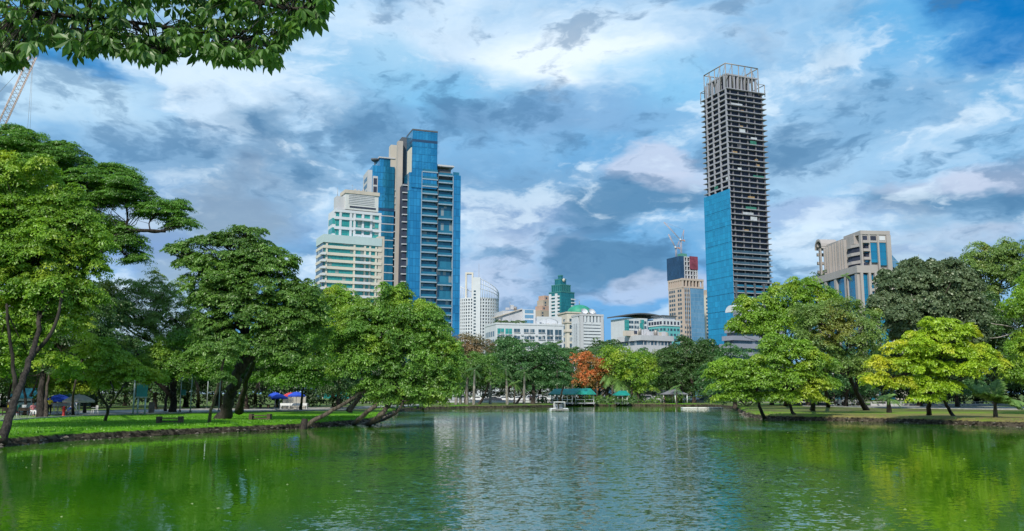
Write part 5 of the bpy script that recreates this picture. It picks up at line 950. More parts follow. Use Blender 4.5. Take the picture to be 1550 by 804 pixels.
# ------------------------------------------------------------------ overhanging branch near the camera
def overhang():
    Yo = 8.5; base = Vector((-8.2, 1.4, LAND)); root = empty('overhanging_tree', base); tag(root, 'near tree whose palm shaped leaves hang into the top left corner', 'tree')
    edge = [(-60, 118), (0, 108), (30, 100), (60, 66), (90, 74), (125, 90), (160, 78), (200, 90), (235, 100), (270, 84), (310, 94), (345, 100), (385, 100), (412, 104), (432, 74), (452, 52), (478, 40), (497, 14), (503, -20)]
    ex, ey = zip(*edge); V = []; T = []; tw = MB(); bpts = [catmull([at(x, y, Yo + dy) - base for x, y, dy in q], 6) for q in (
        [(-300, 60, -1), (-120, 0, 0), (60, 20, 0), (200, 34, .3), (330, 52, .2), (415, 66, 0)], [(-60, -20, 0), (150, -30, .4), (320, -12, 0), (430, 12, -.2), (485, 10, -.2)],
        [(60, 20, 0), (20, 52, .3), (-10, 84, .4)], [(200, 34, .3), (230, 62, .2), (245, 86, .1)], [(330, 52, .2), (350, 74, .3), (362, 92, .3)], [(150, -30, .4), (128, 20, .6), (132, 70, .6)])]
    tw.tube(catmull([(0, 0, -.3), (.1, .4, 2.5), (.6, 2.5, 4.6), bpts[0][3]], 6), [.34 * (1 - .035 * i) for i in range(19)], 10)
    for bi, q in enumerate(bpts): tw.tube(q, [(.030 if bi < 2 else .014) * (1 - .75 * i / len(q)) + .003 for i in range(len(q))], 6)
    allp = [p for q in bpts for p in q[2:]]
    nC = 1150
    for c in range(nC):
        x = rng.uniform(-70, 505); yb = float(np.interp(x, ex, ey)); y = yb - 8 - rng.uniform(0, 1) * (yb + 60) if c % 3 else yb - 14 - rng.uniform(0, 22) + rng.normal(0, 5)
        if y < -70: continue
        hole = (abs(x - 232) / 34) ** 2 + (abs(y - 22) / 13) ** 2 < 1 or (abs(x - 75) / 18) ** 2 + (abs(y - 48) / 9) ** 2 < 1 or (abs(x - 186) / 15) ** 2 + (abs(y - 60) / 10) ** 2 < 1
        if hole and rng.uniform() < .85: continue
        ctr = np.array(at(x, y, Yo + rng.normal(.2, .45)) - base)
        nb = min(allp, key=lambda p: (p.x - ctr[0]) ** 2 + (p.y - ctr[1]) ** 2 + (p.z - ctr[2]) ** 2)
        m_ = (Vector(ctr) + nb) * .5 + Vector((0, 0, .06)); 
        if (Vector(ctr) - nb).length < 1.4: tw.tube([nb, m_, ctr], [.006, .004, .002], 4, False)
        ax = rng.normal(0, .35, 3) + np.array([0, -.25, .9]); ax /= np.linalg.norm(ax)
        u = np.cross(ax, [0.3, 1, 0]); u /= np.linalg.norm(u); w = np.cross(ax, u); nl_ = int(rng.integers(6, 9)); ph = rng.uniform(0, 6.3); L0 = rng.uniform(.085, .18); ct = rng.uniform()
        for k in range(nl_):
            a = ph + 2 * math.pi * k / nl_ + rng.normal(0, .1); dr = (u * math.cos(a) + w * math.sin(a)); dn = dr * rng.uniform(.75, 1.0) - ax * rng.uniform(.15, .55) + np.array([0, 0, -.35]); dn /= np.linalg.norm(dn)
            l = L0 * rng.uniform(.75, 1.1); sd_ = np.cross(dn, ax); sd_ /= np.linalg.norm(sd_); up_ = np.cross(sd_, dn); wd = l * .19
            b0 = ctr + dn * .012; p1 = ctr + dn * l * .35 + up_ * .008; p2 = ctr + dn * l * .72 - up_ * .004; tp = ctr + dn * l - up_ * l * .14
            for sg in (-1, 1):
                s1 = ctr + dn * l * .36 + sd_ * sg * wd * .75 + up_ * .018; s2 = ctr + dn * l * .68 + sd_ * sg * wd + up_ * .01
                V += [b0, s1, p1, b0 * .999 + p1 * .001] if False else [b0, s1, s2, p1]; V += [p1, s2, tp, p2]; T += [ct * .6 + rng.uniform(0, .4)] * 2
    V = np.array(V); link('crown', fast_mesh('crown', V, np.arange(len(V)).reshape(-1, 4), 4, T), L['over'], root); tw.build('branch', BARKD, root)
overhang()

# ------------------------------------------------------------------ park furniture and people
DARKW = plain('weathered timber', (.09, .07, .05), .9, 0, .3, 4, .2, .4); WPL = plain('white paint', (.72, .73, .72), .5, 0, .06); GPOLE = plain('grey painted pole', (.42, .47, .48), .5, .1); TEALP = plain('teal paint', (.03, .22, .22), .5, 0, .15); ROOFT = plain('green roof sheeting', (.008, .23, .19), .55, 0, .15, .8)
BLUEC = plain('blue parasol cloth', (.02, .07, .50), .8, 0, .12, 2); TEALC = plain('teal parasol cloth', (.02, .22, .30), .8); SANDC = plain('pale parasol cloth', (.42, .38, .33), .85); REDC = plain('red parasol cloth', (.50, .05, .06), .8); REDP = plain('red paint', (.42, .02, .02), .5); STONEM = plain('stone slab', (.20, .19, .17), .9, 0, .25, 3, .2, .4)
RUB = plain('black rubber', (.02, .02, .02), .8); YEL = plain('yellow cloth', (.65, .52, .02), .9); CARG = plain('car glass', (.02, .03, .035), .08, 0, .05, 1, .6)
def bench(px, py, label, w=1.55, rz=0.0):
    g = ground(px, py); r_ = empty('park_bench', g, rz); tag(r_, label, 'bench', 'timber benches on the left lawn')
    MB().box(-w / 2 + .12, w / 2 - .12, -.17, .17, .30, .38).build('seat', DARKW, r_)
    for sx_ in (-1, 1): MB().box(sx_ * w / 2 - .13, sx_ * w / 2 + .13, -.25, .25, -.05, .46).build('leg', DARKW, r_)
    MB().box(-w / 2 + .13, w / 2 - .13, -.05, .05, .06, .14).build('stretcher', DARKW, r_)
bench(257, 640.5, 'dark timber bench on the lawn left of the slender grey sapling', 1.5, .05); bench(394, 635.5, 'dark timber bench on the lawn right of the thick forked trunk', 1.45, -.05)
def parasol(px, ptop, Y, dia, mat, label, group, rise=.55):
    t_ = at(px, ptop, Y); r_ = empty('parasol', (t_.x, Y, LAND)); tag(r_, label, 'parasol', group); h = t_.z - LAND; R0 = dia / 2; mb = MB(); n = 8; V = [(0, 0, h)]
    for ring, f in enumerate((.35, .7, 1.0)):
        for k in range(2 * n):
            a = math.pi * k / n; rr = R0 * f * (1 if k % 2 == 0 else .95); V.append((rr * math.cos(a), rr * math.sin(a), h - rise * f ** 1.5 * R0 / 1.3 - (0 if k % 2 == 0 else -.03)))
    Fc = [(0, 1 + k, 1 + (k + 1) % 16) for k in range(16)] + [(1 + r * 16 + k, 17 + r * 16 + k, 17 + r * 16 + (k + 1) % 16, 1 + r * 16 + (k + 1) % 16) for r in range(2) for k in range(16)]
    b = 33; V += [(x, y, z - .16) for x, y, z in V[b:b + 16]]; Fc += [(b + k, b + 16 + k, b + 16 + (k + 1) % 16, b + (k + 1) % 16) for k in range(16)]
    mb.add(V, Fc); mb.build('canopy', mat, r_); MB().tube([(0, 0, 0), (0, 0, h + .1)], .025, 6).build('pole', GPOLE, r_)
    rb = MB()
    for k in range(n): a = 2 * math.pi * k / n; rb.tube([(0, 0, h - .45), (R0 * .6 * math.cos(a), R0 * .6 * math.sin(a), h - rise * .5 * R0 / 1.3 - .02)], .01, 3)
    rb.build('rib', GPOLE, r_); MB().lathe([(0, .12), (.28, .1), (.3, 0)], 12).build('base', STONEM, r_)
parasol(90, 597, 86, 2.75, BLUEC, 'blue parasol over the stall tables at the left', 'stall parasols'); parasol(105, 596, 90, 2.7, TEALC, 'teal parasol half hidden between the blue and pale parasols', 'stall parasols'); parasol(120, 597, 82, 2.9, SANDC, 'pale sand coloured parasol right of the blue one', 'stall parasols')
parasol(417, 594, 112, 1.9, BLUEC, 'small blue parasol, rear one at the left of the second stall', 'second stall parasols'); parasol(423, 596.5, 106, 2.1, BLUEC, 'small blue parasol, front one at the left of the second stall', 'second stall parasols'); parasol(440, 594, 114, 2.0, REDC, 'red parasol at the second stall', 'second stall parasols'); parasol(449, 593, 108, 2.2, BLUEC, 'blue parasol above the pale curtain of the second stall', 'second stall parasols')
t_ = at(66, 600, 84); r_ = empty('closed_parasol', (t_.x, 84, LAND)); tag(r_, 'tall closed navy parasol standing left of the blue parasol', 'parasol'); MB().lathe([(.03, .75), (.22, .8), (.16, 1.6), (.05, 2.4), (0, 2.5)], 10).build('canopy', plain('navy cloth', (.01, .02, .10), .9), r_); MB().tube([(0, 0, 0), (0, 0, 2.55)], .025, 6).build('pole', GPOLE, r_)
# sign board
g = ground(207, 628); r_ = empty('sign_board', g, -.1); tag(r_, 'teal notice board raised on pale posts beside the path', 'sign board'); k_ = 82 / 1300
MB().box(-.15, .95, -.04, .04, 1.75, 2.95).build('panel', TEALP, r_); MB().box(-.22, 1.02, -.06, .06, 2.96, 3.03).box(-.22, 1.02, -.06, .06, 1.68, 1.74).build('frame', GPOLE, r_); 
for x, h in ((-.45, 3.4), (.0, 1.68), (.75, 1.68)): MB().tube([(x, .1, -.1), (x, .1, h)], .085, 8).build('post', GPOLE, r_)
g = ground(229, 625); MBb = MB().box(-.28, .28, -.12, .12, -.1, 1.05); MBb.box(-.2, .2, -.10, .10, 1.05, 1.18); tag(MBb.build('stone_marker', STONEM, None, g), 'grey upright stone slab right of the teal notice board', 'stone slab')
for px, py, ht, lb in ((272, 624.5, 3.4, 'thin grey pole carrying a small box, leftmost of the lawn poles'), (288, 625.5, 4.6, 'grey pole between the box pole and the sapling'), (313, 619, 5.4, 'pale double pole just left of the slender sapling top'), (331, 624, 4.2, 'grey pole just left of the thick forked trunk'), (1264, 616, 5.0, 'dark slim pole beside the parked white cart on right bank'), (1287, 614, 4.2, 'pale slim pole behind the forked olive tree')):
    g = ground(px, py); r_ = empty('lamp_post', g); tag(r_, lb, 'post', 'park poles'); MB().tube([(0, 0, 0), (0, 0, ht)], [.07, .05], 8).build('pole', GPOLE if px != 1264 else DARKW, r_); MB().lathe([(.14, 0), (.14, .25), (.08, .3)], 8).build('base', STONEM, r_); MB().lathe([(.05, ht), (.2, ht + .12), (.22, ht + .3), (.05, ht + .42)], 10).build('lamp', WPL, r_)
    if px == 272: MB().box(.08, .55, -.1, .1, 1.9, 2.5).build('box', TEALP, r_)
def chair(g, rz, label):
    r_ = empty('plastic_chair', g, rz); tag(r_, label, 'chair'); MB().box(-.24, .24, -.24, .24, .42, .46).build('seat', WPL, r_); b_ = MB().box(-.24, -.18, .2, .25, .46, .88).box(.18, .24, .2, .25, .46, .88).box(-.24, .24, .2, .25, .8, .88)
    for x in (-.1, 0, .1): b_.box(x - .025, x + .025, .21, .24, .46, .8)
    b_.build('backrest', WPL, r_)
    for x in (-1, 1):
        MB().box(x * .25 - .025, x * .25 + .025, -.22, .22, .64, .68).build('armrest', WPL, r_)
        for y in (-1, 1): MB().tube([(x * .2, y * .2, .42), (x * .25, y * .26, 0)], .022, 5).build('leg', WPL, r_)
chair(ground(143, 627), -.7, 'white plastic armchair on the lawn right of the pale parasol')
# long stall tables
def table(px, py, w, label, h=.78, rz=0, mat=WPL, n=3):
    g = ground(px, py); r_ = empty('stall_table', g, rz); tag(r_, label, 'table'); MB().box(-w / 2, w / 2, -.35, .35, h - .05, h).build('tabletop', mat, r_); MB().box(-w / 2 + .02, w / 2 - .02, -.34, -.32, h - .32, h - .06).build('apron', mat, r_); MB().box(-w / 2, w / 2, -.3, .3, .22, .26).build('shelf', DARKW, r_)
    for x in lin(-w / 2 + .05, w / 2 - .05, n):
        for y in (-.3, .3): MB().box(x - .03, x + .03, y - .03, y + .03, 0, h - .05).build('leg', mat, r_)
    return r_
ta = table(92, 627.5, 3.4, 'long white stall table under the blue parasol', 1.15, 0, WPL, 4); tb = table(26, 629, 2.6, 'dark stall table with goods beside the leaning trunk', .75, 0, DARKW); tcb = table(445, 619.5, 3.6, 'pale stall table under the red and blue parasols', .8, 0, WPL, 4)
def crate(g, mat, label, w=.35, h=.25, grp='goods on the stall tables'):
    m_ = MB().box(-w / 2, w / 2, -.15, .15, 0, .03); m_.box(-w / 2, w / 2, -.17, -.14, 0, h).box(-w / 2, w / 2, .14, .17, 0, h).box(-w / 2 - .02, -w / 2, -.17, .17, 0, h).box(w / 2, w / 2 + .02, -.17, .17, 0, h); tag(m_.build('crate', mat, None, g), label, 'crate', grp)
gl_ = [(ta, -1.4, 1.151, TEALP, 'teal crate at the left end of the white stall table'), (ta, -.8, 1.151, REDP, 'red crate second from the left on the white stall table'), (ta, .9, 1.151, WPL, 'white crate right of centre on the white stall table'), (ta, 1.4, 1.151, BLUEC, 'blue crate at the right end of the white stall table'), (tb, -.7, .751, YEL, 'yellow crate on the dark stall table'), (tb, 0, .751, TEALP, 'teal crate in the middle of the dark stall table'), (tb, .7, .751, WPL, 'white crate at the right end of the dark stall table')]
for tt, x, z, mt, lb in gl_: crate(tt.location + Vector((x, 0, z)), mt, lb)
# awning kiosk
g = ground(32, 626); r_ = empty('kiosk', g); tag(r_, 'stall kiosk with a teal and blue striped awning left of the parasols', 'kiosk'); V = [(-1.1, -.9, 1.55), (1.5, -.9, 1.55), (1.5, .9, 2.55), (-1.1, .9, 2.55)]
MB().add(V + [(x, y, z + .05) for x, y, z in V], [(3, 2, 1, 0), (4, 5, 6, 7), (0, 1, 5, 4), (1, 2, 6, 5), (2, 3, 7, 6), (3, 0, 4, 7)]).build('awning', plain('teal printed awning', (.06, .36, .42), .7, 0, .6, 1.2), r_); MB().box(-1.1, 1.5, -.92, -.88, 1.30, 1.54).build('valance', WPL, r_); MB().box(-.9, 1.3, .3, .8, 0, 1.1).build('counter', WPL, r_)
for x in (-1.05, 1.45):
    for y, h in ((-.85, 1.55), (.85, 2.5)): MB().tube([(x, y, 0), (x, y, h)], .03, 6).build('post', WPL, r_)
g = ground(111, 628.5); r_ = empty('trestle', g); tag(r_, 'white trestle frame at the right end of the stall table', 'trestle')
for a, b_ in (((-.1, -.3, 0), (.0, 0, 1.0)), ((-.1, .3, 0), (.0, 0, 1.0)), ((.75, -.2, 0), (0, 0, .95)), ((-.6, 0, 0), (0, 0, .9))): MB().tube([a, b_], .03, 5).build('leg', WPL, r_)
g = ground(96, 630); r_ = empty('hydrant', g); tag(r_, 'small red hydrant on the lawn edge in front of the stall table', 'hydrant'); MB().lathe([(.16, 0), (.16, .08), (.11, .1), (.11, .7), (.14, .72), (.12, .85), (0, .95)], 12).build('body', REDP, r_); MB().tube([(-.2, 0, .55), (.2, 0, .55)], .05, 8).build('outlet', REDP, r_)
g = ground(103, 622.5); r_ = empty('leaning_pole', g); tag(r_, 'long pale pole leaning behind the blue parasol', 'pole'); MB().tube([(0, 0, 0), (-.75, .2, 4.1)], .045, 6).build('shaft', GPOLE, r_); MB().lathe([(.12, 0), (.1, .1)], 8).build('base', STONEM, r_)
# second stall: curtain, counter and potted yellow flowers
g = ground(441, 619); r_ = empty('market_tent', g); tag(r_, 'pale curtained tent side under the red and blue parasols', 'tent')
m_ = MB(); xs = lin(-1.2, 1.9, 32)
for i in range(31): m_.add([(xs[i], .06 * (i % 2), 0), (xs[i + 1], .06 * ((i + 1) % 2), 0), (xs[i + 1], .06 * ((i + 1) % 2), 1.6), (xs[i], .06 * (i % 2), 1.6)], [(0, 1, 2, 3)])
m_.build('curtain', plain('pale canvas', (.42, .40, .36), .9), r_)
for x in (-1.2, .4, 1.9): MB().tube([(x, .1, 0), (x, .1, 1.75)], .03, 5).build('pole', GPOLE, r_)
g = ground(418, 617.5); r_ = empty('low_counter', g); tag(r_, 'long low dark counter left of the pale curtained tent', 'counter'); MB().box(-2.6, 2.6, -.35, .35, .45, .58).build('top', plain('dark green top', (.06, .10, .06), .7), r_)
for x in lin(-2.3, 2.3, 5): MB().box(x - .15, x + .15, -.25, .25, -.02, .45).build('leg', DARKW, r_)
g = ground(461, 617); r_ = empty('flower_pot', g + Vector((0, 0, 0))); tag(r_, 'tall pot of yellow flowering foliage beside the second stall', 'flower pot'); MB().lathe([(.25, 0), (.35, .6), (.38, .65), (.33, .62)], 12).build('pot', STONEM, r_); C_ = rng.normal(0, .28, (22, 3)) + np.array([0, 0, 1.6]); V, Fq, T = leaves(C_, np.full(22, .3), C_ * 0 + [0, 0, 1], 26, .16); link('foliage', fast_mesh('foliage', V, Fq, 4, T), L['lime'], r_); MB().tube([(0, 0, .5), (0, 0, 1.5)], .04, 5).build('stem', BARKG, r_)

# pavilions on the far bank
def pavilion(px0, px1, pytop, pyeave, Y, label, gables=0):
    a, b_ = at(px0, pyeave, Y), at(px1, pyeave, Y); zt_ = at(px0, pytop, Y).z - LAND; ze = a.z - LAND; cx = (a.x + b_.x) / 2; w = (b_.x - a.x) / 2; r_ = empty('pavilion', (cx, Y, LAND)); tag(r_, label, 'pavilion', 'green roofed pavilions'); dp = 3.0; m_ = MB()
    if not gables:
        V = [(-w, -dp, ze), (w, -dp, ze), (w, dp, ze), (-w, dp, ze), (-w + 1.2, 0, zt_), (w - .4, 0, zt_)]; m_.add(V + [(x, y, z - .18) for x, y, z in V], [(0, 1, 5, 4), (2, 3, 4, 5), (3, 0, 4), (1, 2, 5), (0, 6, 7, 1), (1, 7, 8, 2), (2, 8, 9, 3), (3, 9, 6, 0), (6, 10, 11, 7), (8, 11, 10, 9)])
    else:
        V = [(-w, -dp, ze), (w, -dp, ze), (w, dp, ze), (-w, dp, ze), (-w, 0, zt_), (w - 1, 0, zt_)]; m_.add(V, [(0, 1, 5, 4), (2, 3, 4, 5), (3, 0, 4), (1, 2, 5), (3, 2, 1, 0)])
        for gx in (-w * .45, w * .5): gw = w * .42; m_.add([(gx - gw, -dp - .7, ze - .05), (gx + gw, -dp - .7, ze - .05), (gx, -dp - .7, zt_ - .3), (gx, 0, zt_ - .25), (gx - gw, 0, ze - .05), (gx + gw, 0, ze - .05)], [(0, 4, 3, 2), (1, 2, 3, 5), (0, 2, 1)])
    m_.build('roof', ROOFT, r_)
    for x in lin(-w + .6, w - .6, 5 if w > 2.6 else 3):
        for y in (-dp + .5, dp - .5): MB().tube([(x, y, -.3), (x, y, ze)], .09, 6).build('post', WPL, r_)
    MB().box(-w + .3, w - .3, -dp + .2, dp - .2, -.1, .16).build('deck', CONC, r_); MB().box(-w + .5, w - .5, -dp + .4, -dp + .5, .75, .85).build('railing', WPL, r_)
    for x in lin(-w + 1, w - 1, 3): MB().box(x - .5, x + .5, -.3, .3, .6, .68).box(x - .08, x + .08, -.08, .08, .16, .6).build('table', DARKW, r_)
pavilion(831, 869, 588.5, 596.5, 189, 'leftmost green roofed pavilion behind the white pedal boat'); pavilion(866, 901, 588, 597, 190, 'green pavilion with two front gables beside the curved coconut palm', 1); pavilion(929, 951, 591.5, 597.5, 191, 'small green roofed pavilion right of the coconut palm')
g = at(1020, 600, 193); r_ = empty('gazebo', (g.x, 193, LAND)); tag(r_, 'small grey roofed gazebo under the dark round tree', 'gazebo'); m_ = MB(); m_.add([(-3, -2, 1.9), (3, -2, 1.9), (3, 2, 1.9), (-3, 2, 1.9), (-.5, 0, 3.0), (.5, 0, 3.0)], [(0, 1, 5, 4), (2, 3, 4, 5), (3, 0, 4), (1, 2, 5), (3, 2, 1, 0)]); m_.build('roof', plain('grey tiles', (.16, .16, .18), .8), r_)
for x in (-2.6, 0, 2.6):
    for y in (-1.7, 1.7): MB().tube([(x, y, 0), (x, y, 1.9)], .09, 6).build('post', WPL, r_)
# pedal boat and pontoons
g = ground(846, 622.3, 0); r_ = empty('pedal_boat', g, .06); r_.scale = (1.05,) * 3; tag(r_, 'white pedal boat with a flat canopy floating before the left pavilion', 'boat')
for sx_ in (-1, 1):
    m_ = MB(); prof = [(-1.0, .05), (-.95, .35), (-.2, .42), (.9, .42), (1.15, .3), (1.1, .0), (.9, -.15), (-.8, -.15)]
    x0 = sx_ * .95; V = [(x0 - .32, y, z) for y, z in prof] + [(x0 + .32, y, z) for y, z in prof]; nn = len(prof); m_.add(V, [tuple(range(nn)), tuple(range(2 * nn - 1, nn - 1, -1))] + [(i, nn + i, nn + (i + 1) % nn, (i + 1) % nn) for i in range(nn)]); m_.build('hull', WPL, r_)
MB().box(-.68, .68, -.8, .9, .12, .24).build('deck', WPL, r_); MB().box(-1.2, 1.2, -1.12, -1.02, .1, .34).build('bumper', plain('grey rubber', (.2, .2, .2), .8), r_); MB().box(-.75, .85, -.85, .75, 1.28, 1.36).build('canopy', WPL, r_)
for x in (-.7, .8):
    for y in (-.8, .7): MB().tube([(x, y, .3), (x, y, 1.3)], .03, 5).build('post', WPL, r_)
for x in (-.35, .35): MB().box(x - .26, x + .26, .2, .7, .24, .55).box(x - .26, x + .26, .62, .72, .55, 1.0).build('seat', LGREY, r_)
for px, w, lb in ((1043, 1.3, 'leftmost of the low pale floating pontoons'), (1063, .9, 'middle and shortest of the low pale floating pontoons'), (1083, 1.2, 'rightmost of the low pale floating pontoons')):
    g = ground(px, 618.8, 0); r_ = empty('pontoon', g, .03); tag(r_, lb, 'pontoon', 'floating pontoons'); MB().box(-w, w, -.8, .8, .05, .26).build('deck', WPL, r_)
    for y in (-.6, .6): MB().tube([(-w + .1, y, .0), (w - .1, y, .0)], .18, 8).build('float', RUB, r_)
# mooring stakes
for px, py, lb in ((760, 621, 'thin dark stake standing in the water before the wide domed tree'), (900, 618.5, 'thin dark stake standing in the water below the leaning coconut palm')):
    g = ground(px, py, 0); tag(MB().tube([(0, 0, -.5), (.05, 0, .3), (.08, 0, .75)], [.1, .09, .06], 7).build('mooring_stake', DARKW, None, g), lb, 'stake')
# cars
def make_car(paint, label, van=False):
    r_ = empty('parked_car', (0, 0, 0)); tag(r_, label, 'car', 'cars parked beyond the far bank'); w = .86
    pr = [(-2.2, .28), (-2.25, .62), (-2.05, .88), (-1.2, 1.0), (-.65, 1.40), (.75, 1.45), (1.45, 1.05), (2.05, .98), (2.2, .7), (2.2, .28)] if not van else [(-2.2, .28), (-2.25, .8), (-2.0, 1.1), (-1.5, 1.75), (1.9, 1.8), (2.15, 1.6), (2.2, .28)]
    n_ = len(pr); V = [(x, -w + (.16 if z > 1.2 else 0), z) for x, z in pr] + [(x, w - (.16 if z > 1.2 else 0), z) for x, z in pr]; MB().add(V, [tuple(range(n_)), tuple(range(2 * n_ - 1, n_ - 1, -1))] + [(i, n_ + i, n_ + (i + 1) % n_, (i + 1) % n_) for i in range(n_)]).build('body', paint, r_)
    for sg in (-1, 1): yy = sg * (w - .04); q = [(-1.0, 1.03), (-.6, 1.34), (.68, 1.38), (1.2, 1.06)] if not van else [(-1.7, 1.15), (-1.4, 1.62), (1.6, 1.66), (1.6, 1.15)]; MB().add([(x, yy + sg * .05 - sg * (.1 if z > 1.2 else 0), z) for x, z in q], [(0, 1, 2, 3)]).build('side_window', CARG, r_)
    for x in (-1.35, 1.35):
        for y in (-w, w): wb = MB().lathe([(.0, -.12), (.32, -.12), (.34, -.06), (.34, .06), (.32, .12), (0, .12)], 14).build('wheel', RUB, r_, (x, y, .34)); wb.rotation_euler = (R(90), 0, 0)
    for y in (-.6, .6): MB().box(-2.27, -2.2, y - .16, y + .16, .62, .76).build('headlight', WPL, r_); MB().box(2.17, 2.23, y - .14, y + .14, .66, .8).build('tail_light', REDP, r_)
    return r_
paints = [plain('white car paint', (.72, .72, .73), .25, 0, .03, 1, .6), plain('silver car paint', (.40, .41, .43), .3, .3, .03), plain('dark car paint', (.04, .045, .06), .25, 0, .05, 1, .6)]
cars = [make_car(p, 'x', i == 1) for i, p in enumerate(paints)]; used = set()
nm_ = ['white', 'silver', 'dark']; wh = ['left of the white palm trunks', 'behind the white palm trunks', 'behind the palm left of the domed tree', 'behind the palm with hanging fronds', 'under the left of the domed tree', 'under the middle of the domed tree', 'under the right of the domed tree', 'left of the green pavilions', 'between the pavilions', 'behind the small pavilion', 'behind the light green domed tree', 'left of the grey gazebo', 'behind the grey gazebo', 'under the dark round tree']
for i, px in enumerate((672, 698, 722, 746, 764, 786, 808, 822, 910, 958, 975, 995, 1046, 1072)):
    kd = (0, 1, 0, 2, 0, 0, 1, 0, 2, 0, 1, 0, 0, 2)[i]; c = cars[kd] if kd not in used else copy_tree(cars[kd]); used.add(kd); p = at(px, 600, 209.5 if i % 2 else 212.5); c.location = (p.x, p.y, LAND + .004); c.rotation_euler = (0, 0, rng.normal(0, .05) + (math.pi if i % 3 else 0)); tag(c, nm_[kd] + (' van' if kd == 1 else ' car') + ' parked ' + wh[i])
c = copy_tree(cars[0]); p = ground(1284, 614); c.location = (p.x, p.y, LAND); c.rotation_euler = (0, 0, .1); tag(c, 'white car parked behind the olive tree fork on the right bank'); c2 = copy_tree(cars[1]); p = ground(1216, 612.5); c2.location = (p.x, p.y, LAND); c2.rotation_euler = (0, 0, 3.0); tag(c2, 'silver van parked behind the trunk of the spreading tree on the right bank')
for c_ in (c, c2): c_['group'] = 'cars parked behind the right bank'
# low walls
for (xa, xb_, Y, h, lb) in ((668, 838, 203, .5, 'low pale wall running behind the white palm trunks'), (955, 1090, 203, .45, 'low pale wall behind the dark round tree')):
    a, b_ = at(xa, 600, Y), at(xb_, 600, Y); r_ = empty('low_wall', (a.x, Y, LAND)); tag(r_, lb, 'wall'); MB().box(0, b_.x - a.x, -.15, .15, -.2, h).build('wall', LGREY, r_); MB().box(-.1, b_.x - a.x + .1, -.22, .22, h, h + .09).build('coping', CONC, r_)
for (xa, xb_, pyb, h, lb) in ((1200, 1256, 613.5, .9, 'pale low wall on the right bank behind the spreading tree'), (1318, 1545, 614.2, .7, 'pale low railing wall beyond the right bank path')):
    a, b_ = ground(xa, pyb), ground(xb_, pyb); r_ = empty('low_wall', a, math.atan2(b_.y - a.y, b_.x - a.x)); tag(r_, lb, 'wall'); l = (b_ - a).length; MB().box(0, l, -.12, .12, -.2, h * .5).build('wall', LGREY, r_); MB().box(0, l, -.05, .05, h - .08, h).build('rail', LGREY, r_)
    for x in lin(.1, l - .1, int(l / 2.2)): MB().box(x - .06, x + .06, -.06, .06, h * .5, h - .08).build('post', LGREY, r_)

# people: one continuous skinned body each, clothes as children
SKIN = plain('skin', (.36, .20, .13), .6, 0, .08); HAIR = plain('black hair', (.012, .010, .009), .6)
def skinned(name, pts, edges, radii, mat, sub=1):
    me = bpy.data.meshes.new(name); me.from_pydata(pts, edges, []); o_ = bpy.data.objects.new(name, me); COL.objects.link(o_); o_.modifiers.new('skin', 'SKIN'); o_.modifiers.new('sub', 'SUBSURF').levels = sub; o_.modifiers['sub'].render_levels = sub
    sv = me.skin_vertices[0].data
    for i, r in enumerate(radii): sv[i].radius = (r, r) if not isinstance(r, tuple) else r; sv[i].use_root = (i == 0)
    dg = bpy.context.evaluated_depsgraph_get(); dg.update(); m2 = bpy.data.meshes.new_from_object(o_.evaluated_get(dg)); m2.name = name; bpy.data.objects.remove(o_); m2.materials.clear(); m2.materials.append(mat); m2.polygons.foreach_set('use_smooth', [True] * len(m2.polygons)); return m2
def person_meshes(sit):
    hz_ = .48 if sit else .92; y0 = 0
    kn = [(-.10, -.42, .47), (.10, -.42, .47)] if sit else [(-.10, -.03, .49), (.11, .02, .49)]; an = [(-.11, -.40, .07), (.11, -.44, .07)] if sit else [(-.10, .02, .07), (.13, .05, .07)]
    P_ = [(0, 0, hz_), (0, 0, hz_ + .22), (0, -.01, hz_ + .42), (0, 0, hz_ + .53), (0, -.01, hz_ + .60), (0, -.02, hz_ + .70), (0, -.02, hz_ + .78)]; r_ = [.13, .12, .14, .06, .055, .095, .07]; E = [(0, 1), (1, 2), (2, 3), (3, 4), (4, 5), (5, 6)]
    for i, sx_ in enumerate((-1, 1)):
        b = len(P_); P_ += [(sx_ * .10, -.02, hz_ - .03), kn[i], an[i], (an[i][0], an[i][1] - .17, .03)]; r_ += [.09, .062, .042, .035]; E += [(0, b), (b, b + 1), (b + 1, b + 2), (b + 2, b + 3)]
        b = len(P_); hd = (sx_ * .24, -.30, hz_ + .16) if sit else (sx_ * .27, -.06, hz_ - .12); P_ += [(sx_ * .18, 0, hz_ + .46), (sx_ * .25, .0 if not sit else -.03, hz_ + .19), hd, (hd[0], hd[1] - .06, hd[2] - .07)]; r_ += [.052, .040, .030, .024]; E += [(2, b), (b, b + 1), (b + 1, b + 2), (b + 2, b + 3)]
    body = skinned('person', P_, E, r_, SKIN)
    sh = skinned('shirt', [(0, 0, hz_ - .02), P_[1], P_[2], (0, 0, hz_ + .51), (-.19, 0, hz_ + .46), (-.24, 0, hz_ + .26), (.19, 0, hz_ + .46), (.24, 0, hz_ + .26)], [(0, 1), (1, 2), (2, 3), (2, 4), (4, 5), (2, 6), (6, 7)], [.15, .145, .16, .075, .075, .06, .075, .06], SKIN)
    tr = skinned('trousers', [(0, 0, hz_), (-.10, -.02, hz_ - .03), kn[0], (an[0][0], an[0][1], .14), (.10, -.02, hz_ - .03), kn[1], (an[1][0], an[1][1], .14)], [(0, 1), (1, 2), (2, 3), (0, 4), (4, 5), (5, 6)], [.145, .11, .08, .065, .11, .08, .065], SKIN)
    hr = MB().lathe([(.001, hz_ + .86), (.07, hz_ + .845), (.105, hz_ + .79), (.112, hz_ + .72), (.10, hz_ + .69)], 12, (0, .012)).mesh('hair')
    return body, sh, tr, hr
PM = {False: person_meshes(False), True: person_meshes(True)}
